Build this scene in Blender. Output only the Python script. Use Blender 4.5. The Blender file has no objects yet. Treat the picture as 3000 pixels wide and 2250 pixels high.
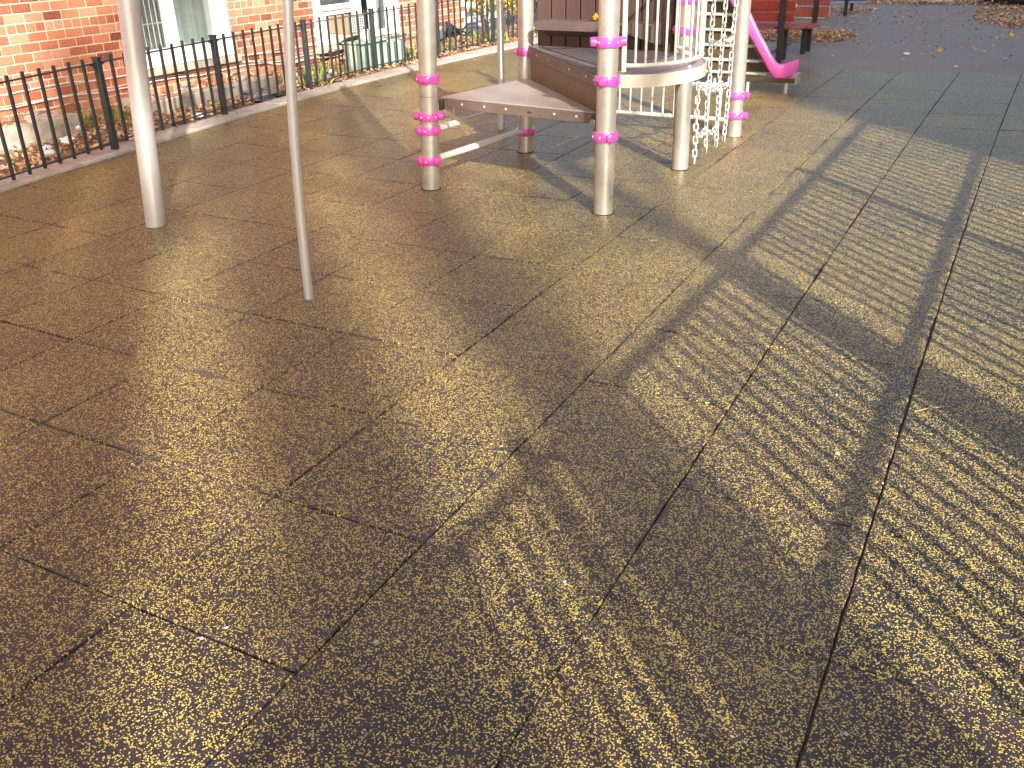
import bpy, math, random
from mathutils import Vector, Matrix
from math import radians, sin, cos, pi
random.seed(7)
sc = bpy.context.scene
col = sc.collection

# ------------------------------------------------------------------ camera, sky, sun, exposure
CAM = Vector((0.16492, -4.36276, 1.69217))
YAW, PITCH, ROLL, FPX = -0.50384, -0.46005, -0.0266, 2693.8
fw = Vector((sin(YAW) * cos(PITCH), cos(YAW) * cos(PITCH), sin(PITCH)))
rt = Vector((cos(YAW), -sin(YAW), 0)); up = rt.cross(fw)
r2 = cos(ROLL) * rt + sin(ROLL) * up; u2 = -sin(ROLL) * rt + cos(ROLL) * up
cd = bpy.data.cameras.new('camera'); cam = bpy.data.objects.new('camera', cd); col.objects.link(cam)
cam.matrix_world = Matrix(((r2.x, u2.x, -fw.x, CAM.x), (r2.y, u2.y, -fw.y, CAM.y), (r2.z, u2.z, -fw.z, CAM.z), (0, 0, 0, 1)))
cd.sensor_width = 36; cd.lens = FPX * 36 / 3000; cd.clip_start = 0.05; cd.clip_end = 500
sc.camera = cam

SUN_EL = radians(27); SX, SY = 0.713, -0.701
w = bpy.data.worlds.new('World'); sc.world = w; w.use_nodes = True
nt = w.node_tree; bg = nt.nodes['Background']
sky = nt.nodes.new('ShaderNodeTexSky'); sky.sky_type = 'NISHITA'; sky.sun_disc = False
sky.sun_elevation = SUN_EL; sky.sun_rotation = math.atan2(SX, SY)
sky.air_density = 1.0; sky.dust_density = 4.0; sky.ozone_density = 0.4
nt.links.new(sky.outputs[0], bg.inputs[0]); bg.inputs[1].default_value = 0.125
sl = bpy.data.lights.new('sun', 'SUN'); sl.energy = 4.9; sl.angle = radians(0.62); sl.color = (1.0, 0.935, 0.85)
so = bpy.data.objects.new('sun', sl); col.objects.link(so)
so.rotation_euler = Vector((-SX * cos(SUN_EL), -SY * cos(SUN_EL), -sin(SUN_EL))).to_track_quat('-Z', 'Y').to_euler()
vs = sc.view_settings; sc.display_settings.display_device = 'sRGB'
vs.view_transform = 'Standard'; vs.look = 'None'; vs.gamma = 1; vs.use_curve_mapping = False
vs.exposure = 1.27

# ------------------------------------------------------------------ object helpers
def tag(o, label=None, cat=None, group=None, kind=None):
    if label: o['label'] = label
    if cat: o['category'] = cat
    if group: o['group'] = group
    if kind: o['kind'] = kind
    return o
def empty(name, loc=(0, 0, 0), rz=0):
    o = bpy.data.objects.new(name, None); col.objects.link(o); o.location = loc; o.rotation_euler = (0, 0, rz)
    o.empty_display_size = 0.1
    return o
def frame(d):
    d = Vector(d).normalized()
    a = Vector((0, 0, 1)) if abs(d.z) < 0.9 else Vector((1, 0, 0))
    x = a.cross(d).normalized(); y = d.cross(x)
    return x, y, d
class MB:
    def __init__(s): s.v = []; s.f = []; s.m = []
    def add(s, vs, fs, m=0):
        n = len(s.v); s.v += [tuple(v) for v in vs]; s.f += [tuple(n + i for i in f) for f in fs]; s.m += [m] * len(fs); return s
    def box(s, c, size, rz=0, M=None, m=0):
        hx, hy, hz = size[0] / 2, size[1] / 2, size[2] / 2
        R = Matrix.Rotation(rz, 3, 'Z') if M is None else M
        P = [Vector(c) + R @ Vector((x * hx, y * hy, z * hz)) for x in (-1, 1) for y in (-1, 1) for z in (-1, 1)]
        return s.add(P, [(0, 1, 3, 2), (4, 6, 7, 5), (0, 4, 5, 1), (2, 3, 7, 6), (0, 2, 6, 4), (1, 5, 7, 3)], m)
    def cyl(s, a, b, r0, r1=None, n=12, caps=True, m=0):
        r1 = r0 if r1 is None else r1
        a = Vector(a); b = Vector(b); x, y, d = frame(b - a); P = []
        for c, r in ((a, r0), (b, r1)):
            for i in range(n):
                t = 2 * pi * i / n; P.append(c + x * (cos(t) * r) + y * (sin(t) * r))
        F = [(i, (i + 1) % n, n + (i + 1) % n, n + i) for i in range(n)]
        if caps: F += [tuple(range(n - 1, -1, -1)), tuple(range(n, 2 * n))]
        return s.add(P, F, m)
    def tube(s, pts, r, n=8, closed=False, m=0):
        pts = [Vector(p) for p in pts]; k = len(pts); P = []; px = None
        for i, p in enumerate(pts):
            if closed: d = pts[(i + 1) % k] - pts[i - 1]
            else: d = pts[min(i + 1, k - 1)] - pts[max(i - 1, 0)]
            x, y, d = frame(d)
            if px is not None:
                x = (px - d * px.dot(d)); x = x.normalized() if x.length > 1e-6 else frame(d)[0]; y = d.cross(x)
            px = x; rr = r[i] if isinstance(r, (list, tuple)) else r
            for j in range(n):
                t = 2 * pi * j / n; P.append(p + x * (cos(t) * rr) + y * (sin(t) * rr))
        F = []
        for i in range(k if closed else k - 1):
            for j in range(n):
                a = i * n + j; b = i * n + (j + 1) % n; i2 = (i + 1) % k
                F.append((a, b, i2 * n + (j + 1) % n, i2 * n + j))
        if not closed: F += [tuple(range(n - 1, -1, -1)), tuple(range((k - 1) * n, k * n))]
        return s.add(P, F, m)
    def lathe(s, prof, c, axis=(0, 0, 1), n=20, m=0):
        x, y, d = frame(axis); c = Vector(c); P = []; k = len(prof)
        for r, h in prof:
            for j in range(n):
                t = 2 * pi * j / n; P.append(c + d * h + x * (cos(t) * r) + y * (sin(t) * r))
        F = [(i * n + j, i * n + (j + 1) % n, (i + 1) * n + (j + 1) % n, (i + 1) * n + j) for i in range(k - 1) for j in range(n)]
        F += [tuple(range(n - 1, -1, -1)), tuple(range((k - 1) * n, k * n))]
        return s.add(P, F, m)
    def prism(s, poly, z0, z1, m=0):
        n = len(poly); P = [(p[0], p[1], z0) for p in poly] + [(p[0], p[1], z1) for p in poly]
        F = [(i, (i + 1) % n, n + (i + 1) % n, n + i) for i in range(n)] + [tuple(range(n - 1, -1, -1)), tuple(range(n, 2 * n))]
        return s.add(P, F, m)
    def extr(s, poly, d, m=0):      # 3D polygon extruded by a vector
        n = len(poly); P = [Vector(p) for p in poly] + [Vector(p) + Vector(d) for p in poly]
        F = [(i, (i + 1) % n, n + (i + 1) % n, n + i) for i in range(n)] + [tuple(range(n - 1, -1, -1)), tuple(range(n, 2 * n))]
        return s.add(P, F, m)
    def build(s, name, mat, parent=None, smooth=40, bevel=0, loc=None):
        me = bpy.data.meshes.new(name); me.from_pydata(s.v, [], s.f)
        mats = mat if isinstance(mat, (list, tuple)) else [mat]
        for mt in mats: me.materials.append(mt)
        if len(mats) > 1: me.polygons.foreach_set('material_index', s.m)
        import bmesh
        bm = bmesh.new(); bm.from_mesh(me)
        bmesh.ops.recalc_face_normals(bm, faces=bm.faces)
        bm.to_mesh(me); bm.free()
        if smooth:
            me.polygons.foreach_set('use_smooth', [True] * len(me.polygons)); me.set_sharp_from_angle(angle=radians(smooth))
        o = bpy.data.objects.new(name, me); col.objects.link(o)
        if parent: o.parent = parent
        if loc: o.location = loc
        if bevel:
            b = o.modifiers.new('bevel', 'BEVEL'); b.width = bevel; b.segments = 2; b.limit_method = 'ANGLE'; b.angle_limit = radians(40)
        me.update()
        return o
def inst(me, name, parent, M=None, loc=None):
    o = bpy.data.objects.new(name, me); col.objects.link(o); o.parent = parent
    if M is not None: o.matrix_local = M
    if loc is not None: o.location = loc
    return o

# ------------------------------------------------------------------ materials
class N:
    def __init__(s, name):
        s.m = bpy.data.materials.new(name); s.m.use_nodes = True; s.t = s.m.node_tree; s.b = s.t.nodes['Principled BSDF']
    def n(s, ty, **k):
        x = s.t.nodes.new(ty)
        for a, v in k.items():
            if a[0] == '_': setattr(x, a[1:], v)
            else: x.inputs[a.replace('_', ' ')].default_value = v
        return x
    def l(s, a, b): s.t.links.new(a, b)
    def math(s, op, a, b=None, c=None):
        x = s.t.nodes.new('ShaderNodeMath'); x.operation = op
        for i, v in enumerate((a, b, c)):
            if v is None: continue
            if isinstance(v, (int, float)): x.inputs[i].default_value = v
            else: s.l(v, x.inputs[i])
        return x.outputs[0]
    def mix(s, f, a, b, blend='MIX'):
        x = s.t.nodes.new('ShaderNodeMix'); x.data_type = 'RGBA'; x.blend_type = blend
        for i, v in ((0, f), (6, a), (7, b)):
            if isinstance(v, (int, float)): x.inputs[i].default_value = v
            elif isinstance(v, tuple): x.inputs[i].default_value = v if len(v) == 4 else v + (1,)
            else: s.l(v, x.inputs[i])
        return x.outputs[2]
    def ramp(s, f, stops):
        x = s.t.nodes.new('ShaderNodeValToRGB'); s.l(f, x.inputs[0]); e = x.color_ramp.elements
        while len(e) < len(stops): e.new(0.5)
        for i, (p, c) in enumerate(stops):
            e[i].position = p; e[i].color = c + (1,) if isinstance(c, tuple) else (c, c, c, 1)
        return x.outputs[0]
    def bump(s, h, strength, dist):
        x = s.t.nodes.new('ShaderNodeBump'); x.inputs['Strength'].default_value = strength; x.inputs['Distance'].default_value = dist
        s.l(h, x.inputs['Height']); s.l(x.outputs[0], s.b.inputs['Normal']); return x
def simple(name, c, rough=0.5, metal=0, var=0.12, scale=8, bump=0.0, bscale=120, coat=0, spec=0.5, dark=None):
    k = N(name); g = k.n('ShaderNodeNewGeometry')
    nz = k.n('ShaderNodeTexNoise', Scale=scale, Detail=6.0, Roughness=0.65); k.l(g.outputs['Position'], nz.inputs['Vector'])
    f = k.ramp(nz.outputs[0], [(0.35, 0.0), (0.7, 1.0)])
    d = dark if dark else tuple(x * (1 - 2.2 * var) for x in c)
    k.l(k.mix(f, c, d), k.b.inputs['Base Color'])
    k.b.inputs['Roughness'].default_value = rough; k.b.inputs['Metallic'].default_value = metal
    k.b.inputs['Specular IOR Level'].default_value = spec
    rr = k.math('MULTIPLY_ADD', nz.outputs[0], 0.25, rough - 0.12); k.l(rr, k.b.inputs['Roughness'])
    if coat: k.b.inputs['Coat Weight'].default_value = coat; k.b.inputs['Coat Roughness'].default_value = 0.12
    if bump:
        n2 = k.n('ShaderNodeTexNoise', Scale=bscale, Detail=3.0); k.l(g.outputs['Position'], n2.inputs['Vector']); k.bump(n2.outputs[0], bump, 0.004)
    return k.m

def mat_rubber():
    k = N('rubber_granules'); g = k.n('ShaderNodeNewGeometry'); oi = k.n('ShaderNodeObjectInfo')
    P = g.outputs['Position']
    off = k.n('ShaderNodeCombineXYZ'); k.l(k.math('MULTIPLY', oi.outputs['Random'], 37.0), off.inputs[0]); k.l(k.math('MULTIPLY', oi.outputs['Random'], 91.0), off.inputs[1])
    va = k.n('ShaderNodeVectorMath', _operation='ADD'); k.l(P, va.inputs[0]); k.l(off.outputs[0], va.inputs[1])
    wn = k.n('ShaderNodeTexNoise', Scale=240.0, Detail=2.0); k.l(va.outputs[0], wn.inputs['Vector'])
    ws = k.n('ShaderNodeVectorMath', _operation='SCALE'); ws.inputs[3].default_value = 0.006; k.l(wn.outputs['Color'], ws.inputs[0])
    vw = k.n('ShaderNodeVectorMath', _operation='ADD'); k.l(va.outputs[0], vw.inputs[0]); k.l(ws.outputs[0], vw.inputs[1])
    v1 = k.n('ShaderNodeTexVoronoi', Scale=212.0, _voronoi_dimensions='2D'); k.l(vw.outputs[0], v1.inputs['Vector'])
    s1 = k.n('ShaderNodeSeparateColor'); k.l(v1.outputs['Color'], s1.inputs[0])
    v2 = k.n('ShaderNodeTexVoronoi', Scale=330.0, _voronoi_dimensions='2D'); k.l(vw.outputs[0], v2.inputs['Vector'])
    s2 = k.n('ShaderNodeSeparateColor'); k.l(v2.outputs['Color'], s2.inputs[0])
    # how dense the yellow granules are drifts over the yard and from tile to tile
    cl = k.n('ShaderNodeTexNoise', Scale=1.3, Detail=4.0, Roughness=0.6); k.l(P, cl.inputs['Vector'])
    cl2 = k.n('ShaderNodeTexNoise', Scale=38.0, Detail=2.0); k.l(va.outputs[0], cl2.inputs['Vector'])
    thr = k.math('ADD', k.math('MULTIPLY_ADD', oi.outputs['Random'], 0.06, 0.025), k.math('MULTIPLY', cl.outputs[0], 0.20))
    thr = k.math('ADD', thr, k.math('MULTIPLY_ADD', cl2.outputs[0], 0.5, -0.16))
    y1 = k.math('MULTIPLY', k.math('LESS_THAN', s1.outputs[0], thr), k.math('LESS_THAN', v1.outputs['Distance'], k.math('MULTIPLY_ADD', s1.outputs[2], 0.28, 0.30)))
    y2 = k.math('LESS_THAN', s2.outputs[0], k.math('MULTIPLY', thr, 0.26))
    yel = k.math('MAXIMUM', y1, y2)
    wr = k.n('ShaderNodeTexWhiteNoise', _noise_dimensions='1D'); k.l(oi.outputs['Random'], wr.inputs['W'])
    base = k.mix(wr.outputs['Value'], (0.016, 0.015, 0.020), (0.044, 0.028, 0.025))
    base = k.mix(k.math('MULTIPLY', s2.outputs[1], 0.75), base, k.mix(s1.outputs[1], (0.010, 0.010, 0.014), (0.085, 0.062, 0.055)))
    dn = k.n('ShaderNodeTexNoise', Scale=2.6, Detail=8.0, Roughness=0.7); k.l(P, dn.inputs['Vector'])
    dust = k.ramp(dn.outputs[0], [(0.50, 0.0), (0.78, 0.35)])
    base = k.mix(dust, base, (0.13, 0.10, 0.08))
    yc = k.mix(s1.outputs[2], (0.80, 0.61, 0.12), (0.56, 0.40, 0.085))
    # worn, dirty yellow
    yc = k.mix(k.math('MULTIPLY', dust, 0.5), yc, (0.30, 0.22, 0.11))
    # rubbed, dusty margins where granules have worn off along some tile edges
    tc = k.n('ShaderNodeTexCoord'); sp_ = k.n('ShaderNodeSeparateXYZ'); k.l(tc.outputs['Generated'], sp_.inputs[0])
    ex_ = k.math('MINIMUM', k.math('MINIMUM', sp_.outputs[0], k.math('SUBTRACT', 1.0, sp_.outputs[0])), k.math('MINIMUM', sp_.outputs[1], k.math('SUBTRACT', 1.0, sp_.outputs[1])))
    en = k.n('ShaderNodeTexNoise', Scale=3.2, Detail=6.0, Roughness=0.6); k.l(P, en.inputs['Vector'])
    edge = k.math('SUBTRACT', k.math('MULTIPLY_ADD', en.outputs[0], .36, k.math('MULTIPLY_ADD', cl2.outputs[0], .10, -.222)), ex_)
    er = k.n('ShaderNodeMapRange'); er.inputs[1].default_value = 0; er.inputs[2].default_value = .03; k.l(edge, er.inputs[0]); wear = er.outputs[0]
    yel = k.math('MULTIPLY', yel, k.math('SUBTRACT', 1.0, k.math('MULTIPLY', wear, k.math('GREATER_THAN', s1.outputs[1], .25))))
    base = k.mix(k.math('MULTIPLY', wear, .35), base, (0.10, 0.07, 0.058))
    c = k.mix(yel, base, yc)
    k.l(c, k.b.inputs['Base Color'])
    h = k.math('ADD', k.math('MULTIPLY', s1.outputs[2], 0.6), k.math('MULTIPLY', v1.outputs['Distance'], -0.9))
    k.bump(h, 0.55, 0.0022)
    k.b.inputs['Roughness'].default_value = 0.52; k.b.inputs['Specular IOR Level'].default_value = 0.38; k.b.inputs['Coat Weight'].default_value = 0.18; k.b.inputs['Coat Roughness'].default_value = 0.28
    return k.m
def mat_asphalt():
    k = N('asphalt'); g = k.n('ShaderNodeNewGeometry'); P = g.outputs['Position']
    a = k.n('ShaderNodeTexVoronoi', Scale=110.0); k.l(P, a.inputs['Vector']); s = k.n('ShaderNodeSeparateColor'); k.l(a.outputs['Color'], s.inputs[0])
    b = k.n('ShaderNodeTexNoise', Scale=0.8, Detail=8.0, Roughness=0.65); k.l(P, b.inputs['Vector'])
    c = k.mix(s.outputs[0], (0.13, 0.108, 0.090), (0.30, 0.25, 0.205))
    c = k.mix(k.ramp(b.outputs[0], [(0.42, 0.0), (0.7, 0.7)]), c, (0.20, 0.135, 0.105))
    k.l(c, k.b.inputs['Base Color']); k.bump(a.outputs['Distance'], 0.5, 0.01); k.b.inputs['Roughness'].default_value = 0.6
    return k.m
def mat_brick(joined=False):
    k = N('brick_clay'); g = k.n('ShaderNodeNewGeometry'); oi = k.n('ShaderNodeObjectInfo')
    r = k.math('ADD', k.math('MULTIPLY', oi.outputs['Random'], 13.0), k.math('MULTIPLY', g.outputs['Random Per Island'], 7.0))
    wn = k.n('ShaderNodeTexWhiteNoise', _noise_dimensions='1D'); k.l(r, wn.inputs['W'])
    c = k.ramp(wn.outputs['Value'], [(0.0, (0.17, 0.05, 0.03)), (0.14, (0.34, 0.085, 0.04)), (0.6, (0.50, 0.18, 0.095)), (1.0, (0.58, 0.27, 0.17))])
    nz = k.n('ShaderNodeTexNoise', Scale=45.0, Detail=5.0); k.l(g.outputs['Position'], nz.inputs['Vector'])
    c = k.mix(k.ramp(nz.outputs[0], [(0.45, 0.0), (0.85, 0.35)]), c, (0.60, 0.34, 0.22))
    k.l(c, k.b.inputs['Base Color']); k.b.inputs['Roughness'].default_value = 0.85; k.bump(nz.outputs[0], 0.4, 0.004)
    return k.m
def mat_leaf(name, cols, trans=0.0):
    k = N(name); g = k.n('ShaderNodeNewGeometry'); oi = k.n('ShaderNodeObjectInfo')
    r = k.math('ADD', k.math('MULTIPLY', oi.outputs['Random'], 13.0), k.math('MULTIPLY', g.outputs['Random Per Island'], 7.0))
    wn = k.n('ShaderNodeTexWhiteNoise', _noise_dimensions='1D'); k.l(r, wn.inputs['W'])
    c = k.ramp(wn.outputs['Value'], [(i / (len(cols) - 1), q) for i, q in enumerate(cols)])
    k.l(c, k.b.inputs['Base Color']); k.b.inputs['Roughness'].default_value = 0.7
    return k.m
def mat_wood():
    k = N('brown_planks'); g = k.n('ShaderNodeNewGeometry'); oi = k.n('ShaderNodeObjectInfo')
    mp = k.n('ShaderNodeMapping'); mp.inputs['Scale'].default_value = (14, 14, 1.2); k.l(g.outputs['Position'], mp.inputs[0])
    nz = k.n('ShaderNodeTexNoise', Scale=3.0, Detail=6.0, Roughness=0.7); k.l(mp.outputs[0], nz.inputs['Vector'])
    c = k.mix(nz.outputs[0], (0.050, 0.028, 0.024), (0.10, 0.056, 0.045))
    c = k.mix(k.math('MULTIPLY', oi.outputs['Random'], 0.4), c, (0.07, 0.04, 0.034)); k.l(c, k.b.inputs['Base Color'])
    k.b.inputs['Roughness'].default_value = 0.5; k.bump(nz.outputs[0], 0.3, 0.004)
    return k.m
def mat_deck(name, c, mottled=0.5):
    k = N(name); g = k.n('ShaderNodeNewGeometry'); P = g.outputs['Position']
    nz = k.n('ShaderNodeTexNoise', Scale=2.2, Detail=9.0, Roughness=0.75); k.l(P, nz.inputs['Vector'])
    n2 = k.n('ShaderNodeTexNoise', Scale=60.0, Detail=3.0); k.l(P, n2.inputs['Vector'])
    cc = k.mix(k.ramp(nz.outputs[0], [(0.38, 0.0), (0.68, mottled)]), c, tuple(min(1, x * 1.9 + 0.04) for x in c))
    cc = k.mix(k.math('MULTIPLY', n2.outputs[0], 0.4), cc, tuple(x * 0.5 for x in c))
    k.l(cc, k.b.inputs['Base Color']); k.b.inputs['Roughness'].default_value = 0.42; k.bump(n2.outputs[0], 0.15, 0.003)
    return k.m
def mat_curtain():
    k = N('curtain_cloth'); g = k.n('ShaderNodeNewGeometry'); mp = k.n('ShaderNodeMapping'); mp.inputs['Scale'].default_value = (1, 9, 0.15); k.l(g.outputs['Position'], mp.inputs[0])
    nz = k.n('ShaderNodeTexNoise', Scale=2.0, Detail=4.0); k.l(mp.outputs[0], nz.inputs['Vector'])
    k.l(k.ramp(nz.outputs[0], [(0.3, (0.38, 0.40, 0.36)), (0.7, (0.60, 0.60, 0.54))]), k.b.inputs['Base Color']); k.b.inputs['Roughness'].default_value = 0.8
    k.bump(nz.outputs[0], 0.5, 0.02)
    return k.m
def mat_glass(name='window_glass'):
    k = N(name); k.t.nodes.remove(k.b); out = [x for x in k.t.nodes if x.type == 'OUTPUT_MATERIAL'][0]
    tr = k.t.nodes.new('ShaderNodeBsdfTransparent'); tr.inputs[0].default_value = (.86, .90, .90, 1)
    gl = k.t.nodes.new('ShaderNodeBsdfGlossy'); gl.inputs['Roughness'].default_value = .03
    lw = k.t.nodes.new('ShaderNodeLayerWeight'); lw.inputs[0].default_value = .35
    mx = k.t.nodes.new('ShaderNodeMixShader'); k.l(k.math('MULTIPLY_ADD', lw.outputs['Fresnel'], .18, .02), mx.inputs[0]); k.l(tr.outputs[0], mx.inputs[1]); k.l(gl.outputs[0], mx.inputs[2]); k.l(mx.outputs[0], out.inputs[0])
    return k.m
RUB = mat_rubber(); ASPH = mat_asphalt(); BRICK = mat_brick()
POST = simple('champagne_powder_coat', (0.57, 0.54, 0.475), 0.34, metal=0.6, var=0.05, scale=9, coat=0.2, dark=(0.41, 0.38, 0.325))
SILVER = simple('pale_silver_paint', (0.56, 0.55, 0.54), 0.36, var=0.05, scale=6, coat=0.2, metal=0.45, dark=(0.52, 0.50, 0.48))
RAIL = simple('cream_rail_paint', (0.70, 0.66, 0.56), 0.35, var=0.06, scale=9, coat=0.3)
PINK = simple('magenta_paint', (0.66, 0.085, 0.38), 0.30, var=0.06, scale=20, coat=0.5, dark=(0.50, 0.045, 0.33))
SLIDE = simple('magenta_plastic', (0.72, 0.12, 0.48), 0.32, var=0.05, scale=6, coat=0.25)
IRON = simple('black_fence_paint', (0.028, 0.038, 0.044), 0.42, var=0.2, scale=25, bump=0.2, bscale=60, coat=0.1)
RUST = simple('rusted_iron_paint', (0.15, 0.12, 0.10), 0.6, var=0.3, scale=18, bump=0.3, bscale=90)
CONC = simple('kerb_concrete', (0.47, 0.42, 0.36), 0.8, var=0.16, scale=3.5, bump=0.4, bscale=70, dark=(0.29, 0.26, 0.24))
LEDGE = simple('ledge_concrete', (0.52, 0.45, 0.36), 0.85, var=0.2, scale=5, bump=0.4, bscale=50, dark=(0.22, 0.19, 0.165))  # tan lightened in place of the veiling glare at the wall foot
MORTAR = simple('wall_mortar', (0.78, 0.68, 0.52), 0.9, var=0.08, scale=12, bump=0.3, bscale=150)
SOIL = simple('garden_soil', (0.26, 0.18, 0.12), 0.95, var=0.25, scale=7, bump=0.8, bscale=40)
WHITE = simple('white_window_paint', (0.80, 0.80, 0.79), 0.4, var=0.03, scale=6)
WALLP = simple('upper_wall_brick_red', (0.42, 0.17, 0.11), 0.9, var=0.15, scale=14, bump=0.3)
DARK = simple('dark_rubber', (0.02, 0.02, 0.022), 0.55, var=0.2, scale=10)
STEEL = simple('galvanised_steel', (0.68, 0.70, 0.67), 0.4, metal=0.35, var=0.15, scale=30, dark=(0.36, 0.38, 0.37))
BOLT = simple('bolt_steel', (0.8, 0.79, 0.75), 0.3, metal=0.7, var=0.05)
DECK = mat_deck('brown_deck_coating', (0.11, 0.078, 0.062), 0.45); STEP = mat_deck('sunlit_step_coating', (0.28, 0.23, 0.19), 0.3)  # step tone lightened to carry the sun and sheen on its top
DECK2 = mat_deck('grey_brown_deck_coating', (0.125, 0.112, 0.115), 0.25)
RISER = mat_deck('bronze_riser_coating', (0.13, 0.075, 0.038), 0.35)
BAND = simple('tan_band_paint', (0.60, 0.55, 0.45), 0.3, var=0.08, scale=6, coat=0.3)
WOOD = mat_wood()
SHELFM = simple('grey_brown_shelf', (0.12, 0.085, 0.073), 0.5, var=0.12, scale=12)
STAIR = mat_deck('stained_stair_panel', (0.045, 0.028, 0.010), 0.6)
GRAIL = simple('pale_green_rail', (0.50, 0.56, 0.44), 0.35, var=0.1, scale=10, coat=0.2)
BRED = simple('red_bench_paint', (0.27, 0.030, 0.020), 0.4, var=0.12, scale=6, coat=0.15, bump=0.1)
BRED2 = simple('faded_red_bench_paint', (0.30, 0.075, 0.055), 0.5, var=0.15, scale=6, bump=0.1)
BOXG = simple('pale_green_metal', (0.36, 0.50, 0.40), 0.5, var=0.08, scale=7)
CURT = mat_curtain(); GLASS = mat_glass()
GREYM = simple('grille_grey', (0.33, 0.33, 0.31), 0.5, var=0.1)
INTER = simple('dark_interior', (0.16, 0.16, 0.15), 0.9, var=0.2, scale=3)
LITTER = mat_leaf('dead_leaves', [(0.26, 0.12, 0.06), (0.46, 0.24, 0.10), (0.60, 0.40, 0.22), (0.36, 0.16, 0.08), (0.64, 0.46, 0.18), (0.58, 0.42, 0.32)])  # leaf tones paled to stand in for haze over the bed
YLEAF = mat_leaf('yellow_leaves', [(0.62, 0.42, 0.04), (0.70, 0.50, 0.06), (0.45, 0.33, 0.05), (0.60, 0.30, 0.05), (0.30, 0.32, 0.07)])
GLEAF = mat_leaf('green_weeds', [(0.10, 0.17, 0.03), (0.20, 0.24, 0.05), (0.34, 0.28, 0.08), (0.14, 0.12, 0.05)])
CHIP = simple('grey_white_chip', (0.42, 0.43, 0.47), 0.8, var=0.2, scale=200)
YEL = simple('bright_yellow_leaf', (0.80, 0.50, 0.03), 0.6, var=0.1, scale=60)
TAN = simple('tan_leaf', (0.46, 0.25, 0.13), 0.7, var=0.2, scale=60)
PALE = simple('pale_leaf', (0.55, 0.42, 0.34), 0.7, var=0.15, scale=60)
PAPER = simple('white_paper', (0.80, 0.82, 0.86), 0.7, var=0.06, scale=30)
BARK = simple('bark', (0.16, 0.12, 0.09), 0.9, var=0.3, scale=20, bump=0.6, bscale=30)
BLUE = simple('blue_panel', (0.03, 0.11, 0.45), 0.4, var=0.08)

# ------------------------------------------------------------------ ground
o = MB().add([(-60, -50, -.03), (60, -50, -.03), (60, 90, -.03), (-60, 90, -.03)], [(0, 1, 2, 3)]).build('ground', ASPH, smooth=0)
tag(o, kind='structure')
# the tile grid was laid a little out of true: grid position as a gentle polynomial of the ground position
CC = [0.0157, 1.6059, 0.0012, -0.0112, -0.0138, -0.0019]; CR = [-0.2124, -0.1035, 1.5341, -0.0134, -0.016, -0.0127]
def gridof(x, y):
    b = (1, x, y, x * x, x * y, y * y)
    return sum(i * j for i, j in zip(CC, b)), sum(i * j for i, j in zip(CR, b))
def ground_of(c, r):
    x, y = c / 1.62, r / 1.53
    for _ in range(30):
        a, b = gridof(x, y); e = 1e-4; ax, bx = gridof(x + e, y); ay, by = gridof(x, y + e)
        J = ((ax - a) / e, (ay - a) / e, (bx - b) / e, (by - b) / e); det = J[0] * J[3] - J[1] * J[2]
        da, db = c - a, r - b
        x += (da * J[3] - db * J[1]) / det * .8; y += (db * J[0] - da * J[2]) / det * .8
    return x, y
def proj(p):
    d = Vector(p) - CAM; z = d.dot(fw)
    return (1500 + FPX * d.dot(r2) / z, 1125 - FPX * d.dot(u2) / z) if z > 0.1 else (1e9, 1e9)
KO = [(-6.05, -2.2), (-6.3, -.9), (-6.51, -.17), (-6.68, .9), (-6.86, 2.2), (-7.03, 3.5), (-7.16, 5.1), (-7.17, 6.6), (-7.12, 8), (-7.05, 10), (-7.0, 14)]
KI = [(-6.32, -2.2), (-6.58, -.9), (-6.77, -.1), (-6.95, .95), (-7.17, 2.3), (-7.32, 3.6), (-7.43, 5.2), (-7.47, 6.7), (-7.46, 8), (-7.40, 10), (-7.35, 14)]
def lerp_line(L, y):
    for (x0, y0), (x1, y1) in zip(L, L[1:]):
        if y0 <= y <= y1: return x0 + (x1 - x0) * (y - y0) / (y1 - y0)
    return L[0][0] if y < L[0][1] else L[-1][0]
surf = empty('rubber_tile_paving'); tag(surf, kind='structure')
ntile = 0; rnd = random.Random(3)
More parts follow.
